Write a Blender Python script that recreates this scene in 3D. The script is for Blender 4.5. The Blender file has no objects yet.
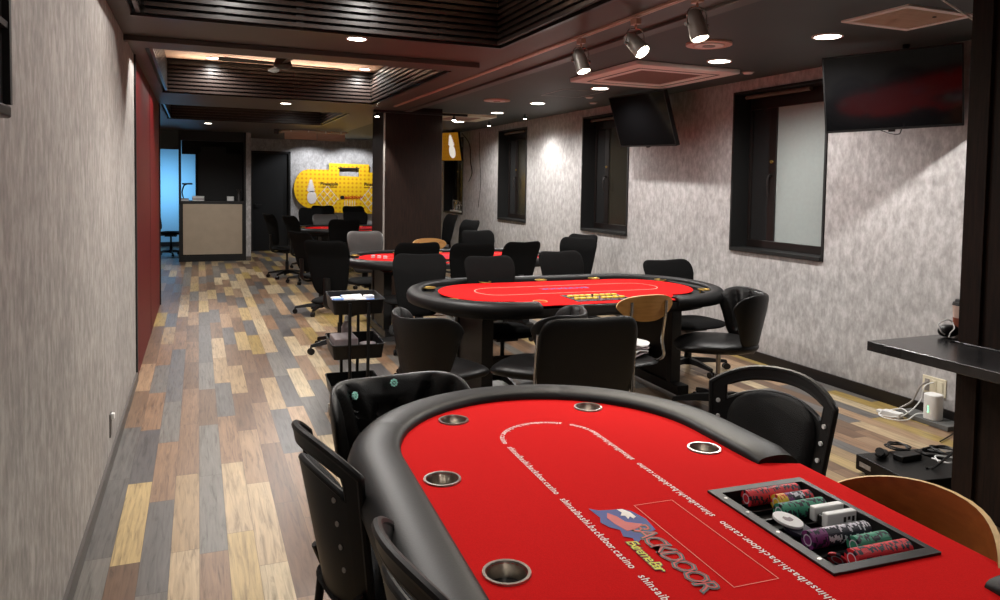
import bpy, bmesh, math, random
from mathutils import Vector, Matrix, Euler
random.seed(7)
PI = math.pi
S = bpy.context.scene
COL = S.collection

# ------------------------------------------------------------------ materials
def lin(c):
    return tuple(((v / 255.0) / 12.92 if v / 255.0 <= 0.04045 else ((v / 255.0 + 0.055) / 1.055) ** 2.4) for v in c)

def newmat(name):
    m = bpy.data.materials.new(name); m.use_nodes = True
    nt = m.node_tree
    return m, nt, nt.nodes['Principled BSDF']

def N(nt, t, **kw):
    n = nt.nodes.new(t)
    for k, v in kw.items():
        setattr(n, k, v)
    return n

def ramp(nt, stops, interp='LINEAR'):
    r = N(nt, 'ShaderNodeValToRGB'); cr = r.color_ramp; cr.interpolation = interp
    while len(cr.elements) < len(stops): cr.elements.new(0.5)
    for e, (p, c) in zip(cr.elements, stops):
        e.position = p; e.color = (*c, 1)
    return r

def noise(nt, vec, scale, detail=3, rough=.55):
    n = N(nt, 'ShaderNodeTexNoise'); n.inputs['Scale'].default_value = scale
    n.inputs['Detail'].default_value = detail; n.inputs['Roughness'].default_value = rough
    nt.links.new(vec, n.inputs['Vector']); return n

def coords(nt, scale=(1, 1, 1), kind='Object'):
    tc = N(nt, 'ShaderNodeTexCoord'); mp = N(nt, 'ShaderNodeMapping')
    mp.inputs['Scale'].default_value = scale
    nt.links.new(tc.outputs[kind], mp.inputs['Vector']); return mp.outputs['Vector']

def bump(nt, bs, height, strength, dist=.01):
    b = N(nt, 'ShaderNodeBump'); b.inputs['Strength'].default_value = strength; b.inputs['Distance'].default_value = dist
    nt.links.new(height, b.inputs['Height']); nt.links.new(b.outputs['Normal'], bs.inputs['Normal'])

def plain(name, c, rough=.5, metal=0, var=.06, scale=30, bmp=0.0, spec=.5, sheen=0):
    """simple procedural surface: base colour broken up by a fine noise"""
    m, nt, bs = newmat(name)
    c = lin(c); v = coords(nt); n = noise(nt, v, scale)
    r = ramp(nt, [(.3, tuple(x * (1 - var) for x in c)), (.7, tuple(min(1, x * (1 + var)) for x in c))])
    nt.links.new(n.outputs['Fac'], r.inputs['Fac']); nt.links.new(r.outputs['Color'], bs.inputs['Base Color'])
    bs.inputs['Roughness'].default_value = rough; bs.inputs['Metallic'].default_value = metal
    bs.inputs['Specular IOR Level'].default_value = spec
    if sheen: bs.inputs['Sheen Weight'].default_value = sheen
    if bmp: bump(nt, bs, n.outputs['Fac'], bmp)
    return m

def emit(name, c, s, base=(200, 200, 200)):
    m, nt, bs = newmat(name)
    bs.inputs['Base Color'].default_value = (*lin(base), 1)
    bs.inputs['Emission Color'].default_value = (*c, 1); bs.inputs['Emission Strength'].default_value = s
    return m

def wood(name, c0, c1, rough=.4, axis='z', scale=6, stretch=14, spec=.4):
    m, nt, bs = newmat(name)
    sc = {'x': (1, stretch, stretch), 'y': (stretch, 1, stretch), 'z': (stretch, stretch, 1)}[axis]
    v = coords(nt, sc); n = noise(nt, v, scale, 5, .6)
    r = ramp(nt, [(.3, lin(c0)), (.7, lin(c1))])
    nt.links.new(n.outputs['Fac'], r.inputs['Fac']); nt.links.new(r.outputs['Color'], bs.inputs['Base Color'])
    bs.inputs['Roughness'].default_value = rough
    bs.inputs['Specular IOR Level'].default_value = spec
    bump(nt, bs, n.outputs['Fac'], .08, .005)
    return m

def wallpaper(name, dark, mid, light, vs=(9, 9, 3.2)):
    """concrete-look wallpaper: cloudy patches brushed downwards"""
    m, nt, bs = newmat(name)
    n1 = noise(nt, coords(nt, vs), 1.6, 6, .62)
    n2 = noise(nt, coords(nt, (38, 38, 19)), 1.0, 4, .6)
    n3 = noise(nt, coords(nt, (1.1, 1.1, 1.1)), 1.0, 2, .5)
    a = N(nt, 'ShaderNodeMath', operation='MULTIPLY'); a.inputs[1].default_value = .45
    nt.links.new(n1.outputs['Fac'], a.inputs[0])
    b = N(nt, 'ShaderNodeMath', operation='MULTIPLY_ADD'); b.inputs[1].default_value = .38
    nt.links.new(n2.outputs['Fac'], b.inputs[0]); nt.links.new(a.outputs[0], b.inputs[2])
    c = N(nt, 'ShaderNodeMath', operation='MULTIPLY_ADD'); c.inputs[1].default_value = .17
    nt.links.new(n3.outputs['Fac'], c.inputs[0]); nt.links.new(b.outputs[0], c.inputs[2])
    r = ramp(nt, [(.40, lin(dark)), (.5, lin(mid)), (.60, lin(light))])
    nt.links.new(c.outputs[0], r.inputs['Fac']); nt.links.new(r.outputs['Color'], bs.inputs['Base Color'])
    bs.inputs['Roughness'].default_value = .72; bs.inputs['Specular IOR Level'].default_value = .3
    bump(nt, bs, c.outputs[0], .25, .01)
    return m

def plank_floor():
    m, nt, bs = newmat('vinyl_planks'); L = nt.links.new
    tc = N(nt, 'ShaderNodeTexCoord'); sp = N(nt, 'ShaderNodeSeparateXYZ'); L(tc.outputs['Object'], sp.inputs[0])
    def M(op, a, b=None, c=None):
        n = N(nt, 'ShaderNodeMath', operation=op)
        for i, x in enumerate((a, b, c)):
            if x is None: continue
            if isinstance(x, (int, float)): n.inputs[i].default_value = x
            else: L(x, n.inputs[i])
        return n.outputs[0]
    W, LN = .108, .84
    u = M('DIVIDE', sp.outputs['X'], W); iu = M('FLOOR', u); fu = M('FRACT', u)
    w1 = N(nt, 'ShaderNodeTexWhiteNoise', noise_dimensions='1D'); L(iu, w1.inputs['W'])
    off = M('MULTIPLY', w1.outputs['Value'], 7.31)
    v = M('ADD', M('DIVIDE', sp.outputs['Y'], LN), off); iv = M('FLOOR', v); fv = M('FRACT', v)
    cb = N(nt, 'ShaderNodeCombineXYZ'); L(iu, cb.inputs[0]); L(iv, cb.inputs[1])
    w2 = N(nt, 'ShaderNodeTexWhiteNoise', noise_dimensions='2D'); L(cb.outputs[0], w2.inputs['Vector'])
    pal = [(128, 102, 80), (176, 154, 122), (98, 95, 92), (148, 122, 96), (104, 80, 62), (178, 154, 108), (114, 110, 104),
           (158, 134, 102), (86, 83, 82), (136, 108, 84), (186, 168, 136), (160, 136, 80), (118, 94, 74), (104, 101, 99), (160, 132, 104), (108, 86, 68)]
    r = ramp(nt, [(i / len(pal), lin(c)) for i, c in enumerate(pal)], 'CONSTANT')
    L(w2.outputs['Value'], r.inputs['Fac'])
    # grain, shifted plank by plank
    cb2 = N(nt, 'ShaderNodeCombineXYZ'); L(M('MULTIPLY', sp.outputs['X'], 60), cb2.inputs[0]); L(M('MULTIPLY', sp.outputs['Y'], 4.0), cb2.inputs[1])
    L(M('MULTIPLY', w2.outputs['Value'], 60), cb2.inputs[2])
    g = noise(nt, cb2.outputs[0], 1.0, 6, .62); g.inputs['Distortion'].default_value = .8
    gr = ramp(nt, [(.30, (.45, .43, .41)), (.47, (.90, .90, .90)), (.70, (1.22, 1.21, 1.20))])
    L(g.outputs['Fac'], gr.inputs['Fac'])
    mx = N(nt, 'ShaderNodeMix', data_type='RGBA', blend_type='MULTIPLY'); mx.inputs[0].default_value = 1
    L(r.outputs['Color'], mx.inputs[6]); L(gr.outputs['Color'], mx.inputs[7])
    # joints
    e1 = M('MINIMUM', fu, M('SUBTRACT', 1, fu)); e2 = M('MINIMUM', fv, M('SUBTRACT', 1, fv))
    j = M('MAXIMUM', M('LESS_THAN', e1, .010), M('LESS_THAN', e2, .0018))
    mj = N(nt, 'ShaderNodeMix', data_type='RGBA', blend_type='MIX'); L(M('MULTIPLY', j, .6), mj.inputs[0])
    L(mx.outputs[2], mj.inputs[6]); mj.inputs[7].default_value = (*lin((52, 42, 36)), 1)
    L(mj.outputs[2], bs.inputs['Base Color'])
    bs.inputs['Roughness'].default_value = .36; bs.inputs['Specular IOR Level'].default_value = .5
    bump(nt, bs, g.outputs['Fac'], .12, .004)
    return m

M = dict(
    wall=wallpaper('concrete_wallpaper', (152, 149, 148), (171, 168, 167), (192, 189, 189), (10, 10, 6)),
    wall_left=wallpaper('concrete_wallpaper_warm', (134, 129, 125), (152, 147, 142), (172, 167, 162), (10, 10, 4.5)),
    floor=plank_floor(),
    soffit=plain('soffit_paint', (74, 63, 58), .45, var=.04, scale=3),
    ceil=plain('ceiling_paint', (60, 66, 66), .6, var=.04, scale=3),
    beige=plain('beige_ceiling', (226, 190, 160), .7, var=.03),
    slat=plain('slat_lacquer', (34, 26, 23), .3, var=.1),
    black=plain('black_paint', (14, 13, 13), .5),
    void=plain('black_void', (6, 6, 7), .8),
    redpanel=wood('red_panel', (84, 6, 10), (98, 8, 13), .5, 'z', 4, 10, .2),
    colwood=wood('dark_veneer', (18, 10, 7), (42, 26, 18), .55, 'z', 5, 16, .22),
    base_r=plain('dark_skirting', (22, 16, 15), .4),
    base_l=plain('grey_skirting', (84, 79, 75), .5),
    felt=plain('red_felt', (204, 14, 14), .92, var=.08, scale=420, bmp=.15, spec=.1),
    felt_black=plain('black_racetrack', (24, 23, 23), .6),
    leather=plain('black_leather', (14, 13, 13), .47, var=.12, scale=220, bmp=.05, spec=.30),
    leather2=plain('matte_leather', (10, 9, 9), .38, var=.15, scale=220, bmp=.18, spec=.32),
    greyleather=plain('grey_leather', (56, 52, 50), .45, var=.08, scale=90, bmp=.1),
    fabric=plain('black_mesh_fabric', (8, 8, 8), .85, var=.35, scale=380, bmp=.3, spec=.12),
    weave=plain('woven_cushion', (12, 11, 11), .7, var=.5, scale=500, bmp=.6, spec=.35),
    plastic=plain('black_plastic', (11, 10, 10), .45, var=.1, spec=.35),
    chrome=plain('chrome', (200, 198, 194), .14, 1.0, var=.02),
    steel=plain('brushed_steel', (176, 170, 162), .28, 1.0, var=.12, scale=60),
    gold=plain('brass', (212, 176, 96), .3, .9),
    ply=wood('ply_veneer', (172, 124, 66), (200, 152, 88), .38, 'x', 5, 9),
    plyedge=plain('ply_edge', (226, 190, 132), .5, var=.1),
    plydark=wood('ply_veneer_amber', (112, 58, 22), (136, 76, 32), .35, 'x', 5, 9),
    white=plain('white_plastic', (226, 226, 224), .4, var=.02),
    offwhite=plain('ivory_plastic', (214, 205, 180), .4, var=.02),
    acpanel=plain('ac_panel', (236, 226, 222), .5, var=.02),
    acgrille=plain('ac_grille', (150, 118, 110), .6, var=.1, scale=120),
    vent=wood('vent_grille', (192, 164, 140), (212, 186, 164), .6, 'x', 8, 16),
    track=plain('track_metal', (214, 168, 150), .35, .2),
    lampgrey=plain('spot_casing', (150, 144, 138), .4, .2),
    screen=plain('tv_glass', (8, 8, 9), .07, var=.02),
    frosted=plain('frosted_pane', (150, 158, 156), .3, var=.03),
    pane_dark=plain('dark_pane', (40, 37, 30), .2), tube_dull=plain('blind_tube', (96, 84, 74), .6),
    winframe=plain('window_frame', (22, 16, 14), .4),
    reveal=plain('window_reveal', (9, 9, 9), .6),
    counter=plain('counter_front', (180, 165, 146), .38, .25, var=.05, scale=5),
    bluewall=plain('pale_wall', (196, 214, 226), .6, var=.02),
    stone=plain('marble_black', (38, 37, 38), .25, var=.5, scale=7),
    yellow=None,
    red=plain('red_print', (186, 10, 12), .5), blackp=plain('black_print', (22, 18, 18), .5), bluep=plain('blue_print', (28, 48, 130), .6),
    yel=plain('yellow_print', (230, 214, 66), .6), whitep=plain('white_print', (236, 226, 220), .6), pink=plain('pale_print', (240, 168, 150), .7),
    chip_red=plain('chip_red', (206, 32, 44), .5), chip_green=plain('chip_green', (52, 140, 110), .5), chip_black=plain('chip_black', (30, 28, 44), .5),
    chip_purple=plain('chip_purple', (120, 44, 110), .5), chip_yellow=plain('chip_yellow', (226, 186, 56), .5), chip_white=plain('chip_white', (214, 210, 220), .5),
    teal=plain('teal_print', (175, 242, 228), .6), card=plain('grey_card', (150, 138, 140), .6), orange=plain('orange_card', (222, 150, 60), .6), bluec=plain('blue_card', (90, 130, 200), .6),
    sleeve=plain('cup_sleeve', (132, 66, 44), .7), cup=plain('paper_cup', (206, 180, 168), .7),
    lamp_on=emit('lamp_lit', (1, .93, .82), 6), spot_on=emit('spot_lit', (1, .90, .72), 25), led=emit('led_green', (.2, 1, .4), 1.5, (60, 200, 90)),
    greybox=plain('grey_duct', (96, 96, 94), .6), gunmetal=plain('tray_metal', (40, 37, 35), .42, .5, var=.15),
)
def yellow_board():
    m, nt, bs = newmat('yellow_pineapple_weave'); L = nt.links.new
    v = coords(nt, (11, 1, 11)); vo = N(nt, 'ShaderNodeTexVoronoi'); vo.inputs['Scale'].default_value = 1.0
    vo.inputs['Randomness'].default_value = 0; L(v, vo.inputs['Vector'])
    r = ramp(nt, [(.0, lin((226, 150, 10))), (.22, lin((230, 160, 12))), (.34, lin((250, 200, 20)))])
    L(vo.outputs['Distance'], r.inputs['Fac']); L(r.outputs['Color'], bs.inputs['Base Color']); bs.inputs['Roughness'].default_value = .5
    return m
M['yellow'] = yellow_board()

# ------------------------------------------------------------------ mesh helpers
def obj(name, bm, mat, parent=None, smooth=False, bevel=0, loc=None, rot=None, seg=2):
    me = bpy.data.meshes.new(name)
    bmesh.ops.recalc_face_normals(bm, faces=bm.faces)
    bm.to_mesh(me); bm.free()
    mats = mat if isinstance(mat, (list, tuple)) else [mat]
    for x in mats: me.materials.append(x)
    o = bpy.data.objects.new(name, me); COL.objects.link(o)
    if parent: o.parent = parent
    if loc is not None: o.location = loc
    if rot is not None: o.rotation_euler = rot
    if smooth:
        for p in me.polygons: p.use_smooth = True
        try: me.set_sharp_from_angle(angle=math.radians(42))
        except Exception: pass
    if bevel:
        b = o.modifiers.new('bevel', 'BEVEL'); b.width = bevel; b.segments = seg; b.limit_method = 'ANGLE'; b.angle_limit = math.radians(40)
    return o

def tag(o, label, cat, group=None, kind=None):
    o['label'] = label; o['category'] = cat
    if group: o['group'] = group
    if kind: o['kind'] = kind
    return o

def thing(name, label, cat, loc=(0, 0, 0), rz=0, group=None):
    o = bpy.data.objects.new(name, None); COL.objects.link(o); o.empty_display_size = .1
    o.location = loc; o.rotation_euler = (0, 0, rz)
    return tag(o, label, cat, group)

def copy_tree(o, parent=None):
    c = o.copy(); COL.objects.link(c)
    if parent: c.parent = parent
    for ch in list(o.children): copy_tree(ch, c)
    return c

def place(proto, used, loc, rz, label, group=None, scale=None):
    o = copy_tree(proto) if used else proto
    o.location = loc; o.rotation_euler = (0, 0, rz); o['label'] = label
    if scale: o.scale = scale
    if group: o['group'] = group
    elif 'group' in o.keys(): del o['group']
    return o

def box(bm, x0, x1, y0, y1, z0, z1, mi=0, mtx=None):
    vs = [bm.verts.new(((x0, x1)[i & 1], (y0, y1)[(i >> 1) & 1], (z0, z1)[(i >> 2) & 1])) for i in range(8)]
    if mtx is not None:
        for v in vs: v.co = mtx @ v.co
    for f in ((0, 2, 3, 1), (4, 5, 7, 6), (0, 1, 5, 4), (2, 6, 7, 3), (0, 4, 6, 2), (1, 3, 7, 5)):
        fc = bm.faces.new([vs[k] for k in f]); fc.material_index = mi
    return vs

def cyl(bm, p0, p1, r0, r1=None, n=16, mi=0, cap=True):
    p0 = Vector(p0); p1 = Vector(p1); r1 = r0 if r1 is None else r1
    d = (p1 - p0).normalized(); a = d.orthogonal().normalized(); b = d.cross(a)
    A = []; B = []
    for i in range(n):
        t = 2 * PI * i / n; w = a * math.cos(t) + b * math.sin(t)
        A.append(bm.verts.new(p0 + w * r0)); B.append(bm.verts.new(p1 + w * r1))
    for i in range(n):
        f = bm.faces.new((A[i], A[(i + 1) % n], B[(i + 1) % n], B[i])); f.material_index = mi
    if cap:
        bm.faces.new(A[::-1]).material_index = mi; bm.faces.new(B).material_index = mi

def tube(bm, pts, r, n=10, closed=False, sx=1, sy=1, mi=0):
    """round (or squashed) tube along a path, parallel-transported frame"""
    pts = [Vector(p) for p in pts]; k = len(pts)
    tang = []
    for i in range(k):
        if closed: t = pts[(i + 1) % k] - pts[i - 1]
        else: t = pts[min(i + 1, k - 1)] - pts[max(i - 1, 0)]
        tang.append(t.normalized())
    a = tang[0].orthogonal().normalized()
    if abs(tang[0].z) < .9: a = Vector((0, 0, 1)).cross(tang[0]).normalized()
    rings = []
    for i in range(k):
        a = (a - tang[i] * a.dot(tang[i])).normalized(); b = tang[i].cross(a)
        rr = r[i] if isinstance(r, (list, tuple)) else r
        rings.append([bm.verts.new(pts[i] + a * math.cos(2 * PI * j / n) * rr * sx + b * math.sin(2 * PI * j / n) * rr * sy) for j in range(n)])
    for i in range(k if closed else k - 1):
        A = rings[i]; B = rings[(i + 1) % k]
        for j in range(n):
            bm.faces.new((A[j], A[(j + 1) % n], B[(j + 1) % n], B[j])).material_index = mi
    if not closed:
        bm.faces.new(rings[0][::-1]).material_index = mi; bm.faces.new(rings[-1]).material_index = mi

def smoothpath(ctrl, n=6):
    P = [Vector(p) for p in ctrl]; out = []
    for i in range(len(P) - 1):
        p0 = P[max(i - 1, 0)]; p1 = P[i]; p2 = P[i + 1]; p3 = P[min(i + 2, len(P) - 1)]
        for j in range(n):
            t = j / n
            out.append(.5 * ((2 * p1) + (p2 - p0) * t + (2 * p0 - 5 * p1 + 4 * p2 - p3) * t * t + (3 * p1 - p0 - 3 * p2 + p3) * t ** 3))
    out.append(P[-1]); return out

def prism(bm, pts, z0, z1, mi=0, mi_side=None, f=None):
    """extrude a 2D outline; f maps (x,y,z)->Vector"""
    f = f or (lambda x, y, z: Vector((x, y, z)))
    A = [bm.verts.new(f(x, y, z0)) for x, y in pts]; B = [bm.verts.new(f(x, y, z1)) for x, y in pts]
    bm.faces.new(A[::-1]).material_index = mi; bm.faces.new(B).material_index = mi
    k = len(pts); ms = mi if mi_side is None else mi_side
    for i in range(k):
        bm.faces.new((A[i], A[(i + 1) % k], B[(i + 1) % k], B[i])).material_index = ms

def band(bm, inner, outer, z0, z1, f=None):
    f = f or (lambda x, y, z: Vector((x, y, z))); k = len(inner)
    R = [[bm.verts.new(f(x, y, z)) for x, y in ring] for ring, z in ((inner, z0), (inner, z1), (outer, z1), (outer, z0))]
    for a in range(4):
        A = R[a]; B = R[(a + 1) % 4]
        for i in range(k): bm.faces.new((A[i], A[(i + 1) % k], B[(i + 1) % k], B[i]))

def pad(bm, outline, surf, t_front, t_back, rings=9, p=4, mi=(0, 0), groove=None):
    """closed cushion/plate over a 2D outline; surf(a,b)->Vector gives its middle sheet"""
    cx = sum(a for a, b in outline) / len(outline); cy = sum(b for a, b in outline) / len(outline)
    e = 1e-3; k = len(outline)
    def nrm(a, b):
        return ((surf(a + e, b) - surf(a - e, b)).cross(surf(a, b + e) - surf(a, b - e))).normalized()
    def sheet(sign, t):
        R = []
        for i in range(rings + 1):
            s = math.sin(PI / 2 * i / rings) if i else 0
            row = []
            for (a, b) in (outline if i else [(cx, cy)]):
                x = cx + (a - cx) * s; y = cy + (b - cy) * s
                h = t * max(0, 1 - s ** p) ** .5
                if groove and sign > 0: h -= groove(x, y) * (1 - s ** 6)
                row.append(surf(x, y) + nrm(x, y) * sign * h)
            R.append(row)
        return R
    F = sheet(1, t_front); B = sheet(-1, t_back)
    edge = [bm.verts.new(v) for v in F[-1]]
    for R, m_, fl in ((F, mi[0], 1), (B, mi[1], -1)):
        V = [[bm.verts.new(v) for v in row] for row in R[:-1]] + [edge]
        for i in range(1, rings):
            for j in range(k):
                bm.faces.new((V[i][j], V[i][(j + 1) % k], V[i + 1][(j + 1) % k], V[i + 1][j])[::fl]).material_index = m_
        for j in range(k):
            bm.faces.new((V[0][0], V[1][j], V[1][(j + 1) % k])[::fl]).material_index = m_

def plate(bm, outline, surf, t, mi=0, mi_edge=None, rings=6):
    """even-thickness curved board (plywood) over a 2D outline"""
    cx = sum(a for a, b in outline) / len(outline); cy = sum(b for a, b in outline) / len(outline)
    e = 1e-3; k = len(outline); L = []
    for sign in (1, -1):
        rows = []
        for i in range(rings + 1):
            s = i / rings; row = []
            for (a, b) in (outline if i else [(cx, cy)]):
                x = cx + (a - cx) * s; y = cy + (b - cy) * s
                n = ((surf(x + e, y) - surf(x - e, y)).cross(surf(x, y + e) - surf(x, y - e))).normalized()
                row.append(bm.verts.new(surf(x, y) + n * sign * t / 2))
            rows.append(row)
        for i in range(1, rings):
            for j in range(k): bm.faces.new((rows[i][j], rows[i][(j + 1) % k], rows[i + 1][(j + 1) % k], rows[i + 1][j])).material_index = mi
        for j in range(k): bm.faces.new((rows[0][0], rows[1][j], rows[1][(j + 1) % k])).material_index = mi
        L.append(rows[-1])
    for j in range(k):
        bm.faces.new((L[0][j], L[0][(j + 1) % k], L[1][(j + 1) % k], L[1][j])).material_index = mi if mi_edge is None else mi_edge

def superell(a, b, n=3, k=48, cx=0, cy=0, warp=None):
    o = []
    for i in range(k):
        t = 2 * PI * i / k; c, s = math.cos(t), math.sin(t)
        x = a * math.copysign(abs(c) ** (2 / n), c); y = b * math.copysign(abs(s) ** (2 / n), s)
        if warp: x, y = warp(x, y)
        o.append((cx + x, cy + y))
    return o

def rrect(x0, x1, y0, y1, r, k=6):
    o = []
    for cx, cy, a0 in ((x1 - r, y1 - r, 0), (x0 + r, y1 - r, 90), (x0 + r, y0 + r, 180), (x1 - r, y0 + r, 270)):
        for i in range(k + 1):
            a = math.radians(a0 + 90 * i / k); o.append((cx + r * math.cos(a), cy + r * math.sin(a)))
    return o

def struct(name, bm, mat, **kw):
    o = obj(name, bm, mat, **kw); o['kind'] = 'structure'; return o

def BM(): return bmesh.new()
def boxobj(name, mat, dims, parent=None, bevel=0, mtx=None):
    bm = BM(); box(bm, *dims, mtx=mtx); return obj(name, bm, mat, parent, bevel=bevel)

def text_bm(bm, body, size, xf, align='LEFT', mi=0, extr=0.0, shear=0.0, offset=0.0, spacing=1.0):
    """add lettering as real flat mesh; xf maps Vector(x,y,z) of the text plane"""
    cu = bpy.data.curves.new('txt', 'FONT'); cu.body = body; cu.size = size; cu.align_x = align; cu.extrude = extr
    cu.shear = shear; cu.offset = offset; cu.resolution_u = 2; cu.space_character = spacing
    ob = bpy.data.objects.new('txt', cu); COL.objects.link(ob)
    dg = bpy.context.evaluated_depsgraph_get(); dg.update()
    me = bpy.data.meshes.new_from_object(ob.evaluated_get(dg))
    w = max((v.co.x for v in me.vertices), default=0) - min((v.co.x for v in me.vertices), default=0)
    vs = [bm.verts.new(xf(v.co.copy())) for v in me.vertices]
    for p in me.polygons:
        try: bm.faces.new([vs[i] for i in p.vertices]).material_index = mi
        except ValueError: pass
    bpy.data.objects.remove(ob); bpy.data.curves.remove(cu); bpy.data.meshes.remove(me)
    return w

# ------------------------------------------------------------------ camera (fitted to the photograph's vanishing points)
f_px, yaw, pitch, roll, cyp = 742.62, 3.86218389e-01, 4.77251607e-02, 1.58641696e-02, 220.239
fw = Vector((math.sin(yaw) * math.cos(pitch), math.cos(yaw) * math.cos(pitch), -math.sin(pitch)))
ri = Vector((math.cos(yaw), -math.sin(yaw), 0)); up = ri.cross(fw)
r2 = ri * math.cos(roll) + up * math.sin(roll); u2 = -ri * math.sin(roll) + up * math.cos(roll)
cam = bpy.data.cameras.new('camera'); co = bpy.data.objects.new('camera', cam); COL.objects.link(co)
mw = Matrix.Identity(4)
for i in range(3):
    mw[i][0] = r2[i]; mw[i][1] = u2[i]; mw[i][2] = -fw[i]
mw[0][3], mw[1][3], mw[2][3] = 0, 0, 1.5
co.matrix_world = mw
cam.sensor_width = 36; cam.lens = f_px * 36 / 1000; cam.sensor_fit = 'HORIZONTAL'
cam.shift_y = -(300 - cyp) / 1000; cam.clip_start = .02
S.camera = co

# ------------------------------------------------------------------ room shell
XL, XR, YB, YF = -.43, 4.51, -1.6, 16.6
ZS, ZC, ZT = 2.40, 2.46, 2.75
bm = BM(); box(bm, -2.6, 5.3, YB - .2, 18.6, -.1, 0); struct('floor', bm, M['floor'])
bm = BM(); box(bm, XL - .12, XL, YB, 6.02, 0, 2.75); struct('wall_left', bm, M['wall_left'])
# red lacquered panel wall further on, then the room widens
bm = BM(); box(bm, XL - .12, XL, 6.06, 9.74, 0.0, 2.49)
for i in range(1, 4): pass
o = struct('wall_left_red', bm, M['redpanel'])
bm = BM(); box(bm, XL - .12, XL + .012, 6.02, 6.075, 0, 2.5); box(bm, XL - .12, XL + .012, 9.71, 9.75, 0, 2.5); box(bm, XL - .01, XL + .012, 6.02, 9.75, 2.46, 2.5)
for y in (7.9,): box(bm, XL - .01, XL + .002, y, y + .008, 0.0, 2.46)
struct('trim_1', bm, M['black'])
bm = BM(); box(bm, -1.75, XL, 9.75, 9.85, 0, 2.9); struct('wall_return', bm, M['wall_left'])
bm = BM(); box(bm, -1.85, -1.75, 9.75, 18.5, 0, 2.9); struct('wall_left_far', bm, M['wall_left'])
bm = BM(); box(bm, -2.0, 5.2, YB - .1, YB, 0, 2.9); struct('wall_back', bm, M['wall'])
bm = BM(); box(bm, XL, XL + .012, YB, 6.02, 0, .075); struct('baseboard_left', bm, M['base_l'])
bm = BM(); box(bm, XR - .014, XR, YB, YF, 0, .085); struct('baseboard_right', bm, M['base_r'])

# right wall with five window openings
wins = [(-1.21, -.11), (1.59, 2.69), (4.39, 5.49), (7.25, 8.35), (10.07, 11.19), (12.93, 14.05)]
WZ0, WZ1 = .94, 2.365
bm = BM(); y = YB
for a, b in wins:
    box(bm, XR, XR + .35, y, a, 0, 2.6); box(bm, XR, XR + .35, a, b, 0, WZ0); box(bm, XR, XR + .35, a, b, WZ1, 2.6); y = b
box(bm, XR, XR + .35, y, 17, 0, 2.6)
struct('wall_right', bm, M['wall'])
for i, (a, b) in enumerate(wins):
    bm = BM()   # dark lined reveal
    X0, X1 = XR - .012, XR + .30; t = .02
    box(bm, X0, X1, a, a + t, WZ0, WZ1); box(bm, X0, X1, b - t, b, WZ0, WZ1)
    box(bm, X0, X1, a + t, b - t, WZ1 - t, WZ1); box(bm, X0 - .01, X1, a + t, b - t, WZ0, WZ0 + .03)
    w = struct('window_%d' % (i + 1), bm, M['reveal'])
    # outer fixed frame, sash hinged on the far side; the sash pane fills the near two thirds
    bm = BM(); x0, x1 = XR + .17, XR + .23; fr = .05
    ya, yb = a + t, b - t; m = ya + .72
    box(bm, x0, x1, ya, yb, WZ0 + .03, WZ0 + .10); box(bm, x0, x1, ya, yb, WZ1 - .15, WZ1 - t)
    box(bm, x0, x1, ya, ya + fr, WZ0 + .10, WZ1 - .15); box(bm, x0, x1, m, m + .09, WZ0 + .10, WZ1 - .15); box(bm, x0, x1, yb - .03, yb, WZ0 + .1, WZ1 - .15)
    obj('window_frame', bm, M['winframe'], w, bevel=.004)
    bm = BM(); box(bm, x0 + .015, x0 + .03, ya + fr, m, WZ0 + .10, WZ1 - .15); obj('pane', bm, M['frosted'] if i in (0, 1, 2) else M['pane_dark'], w)
    bm = BM(); box(bm, x0 + .02, x0 + .03, m + .09, yb - .03, WZ0 + .10, WZ1 - .15); obj('dark_panel', bm, M['void'], w)
    bm = BM(); cyl(bm, (x0 - .03, m + .045, 1.62), (x0, m + .045, 1.62), .012); tube(bm, smoothpath([(x0 - .03, m + .045, 1.62), (x0 - .05, m + .04, 1.56), (x0 - .045, m + .03, 1.44)]), .009, 8)
    obj('window_handle', bm, M['winframe'], w, smooth=True)
    bm = BM(); cyl(bm, (x0 - .012, m + .045, 1.74), (x0, m + .045, 1.74), .014, n=14)
    for v in bm.verts: pass
    obj('lock_cap', bm, M['gold'], w)
    bm = BM(); cyl(bm, (XR + .08, ya + .25, WZ1 - .045), (XR + .08, yb - .05, WZ1 - .045), .018, n=12); obj('blind_tube', bm, M['tube_dull'], w, smooth=True)
# backing outside the windows
bm = BM(); box(bm, XR + .35, XR + .4, YB, 17, 0, 2.6); struct('wall_outer', bm, M['void'])

# ceilings
bm = BM(); box(bm, 2.45, XR + .2, YB, 17, ZC, ZC + .1); struct('ceiling', bm, M['ceil'])
bm = BM(); box(bm, 2.36, 2.45, YB, 9.0, ZS - .018, 3.0); struct('trim_2', bm, M['soffit'], bevel=.003)
CO = [(-.34, 1.85, 1.3, 4.57), (-.34, 1.86, 5.69, 8.45), (-.42, 1.83, 9.82, 12.0)]
bm = BM()
for x0, x1, y0, y1 in ((XL - .1, 2.36, YB, 1.3), (XL - .1, 2.36, 4.57, 5.69), (-1.8, 2.36, 8.45, 9.82)):
    box(bm, x0, x1, y0, y1, ZS, 3.0)
for (x0, x1, y0, y1) in CO:
    box(bm, x1, 2.36, y0, y1, ZS, 3.0); box(bm, -1.8, x0, y0, y1, ZS, 3.0)
box(bm, 2.36, 2.45, 9.0, 12.0, ZS, 3.0)
struct('ceiling_soffit', bm, M['soffit'])
bm = BM(); box(bm, -1.8, 2.45, 12.0, 18.5, ZS, 3.0); struct('ceiling_far', bm, M['soffit'])
bm = BM()
for (x0, x1, y0, y1) in CO: box(bm, x0, x1, y0, y1, ZT, ZT + .1)
struct('ceiling_coffers', bm, M['beige'])
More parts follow.
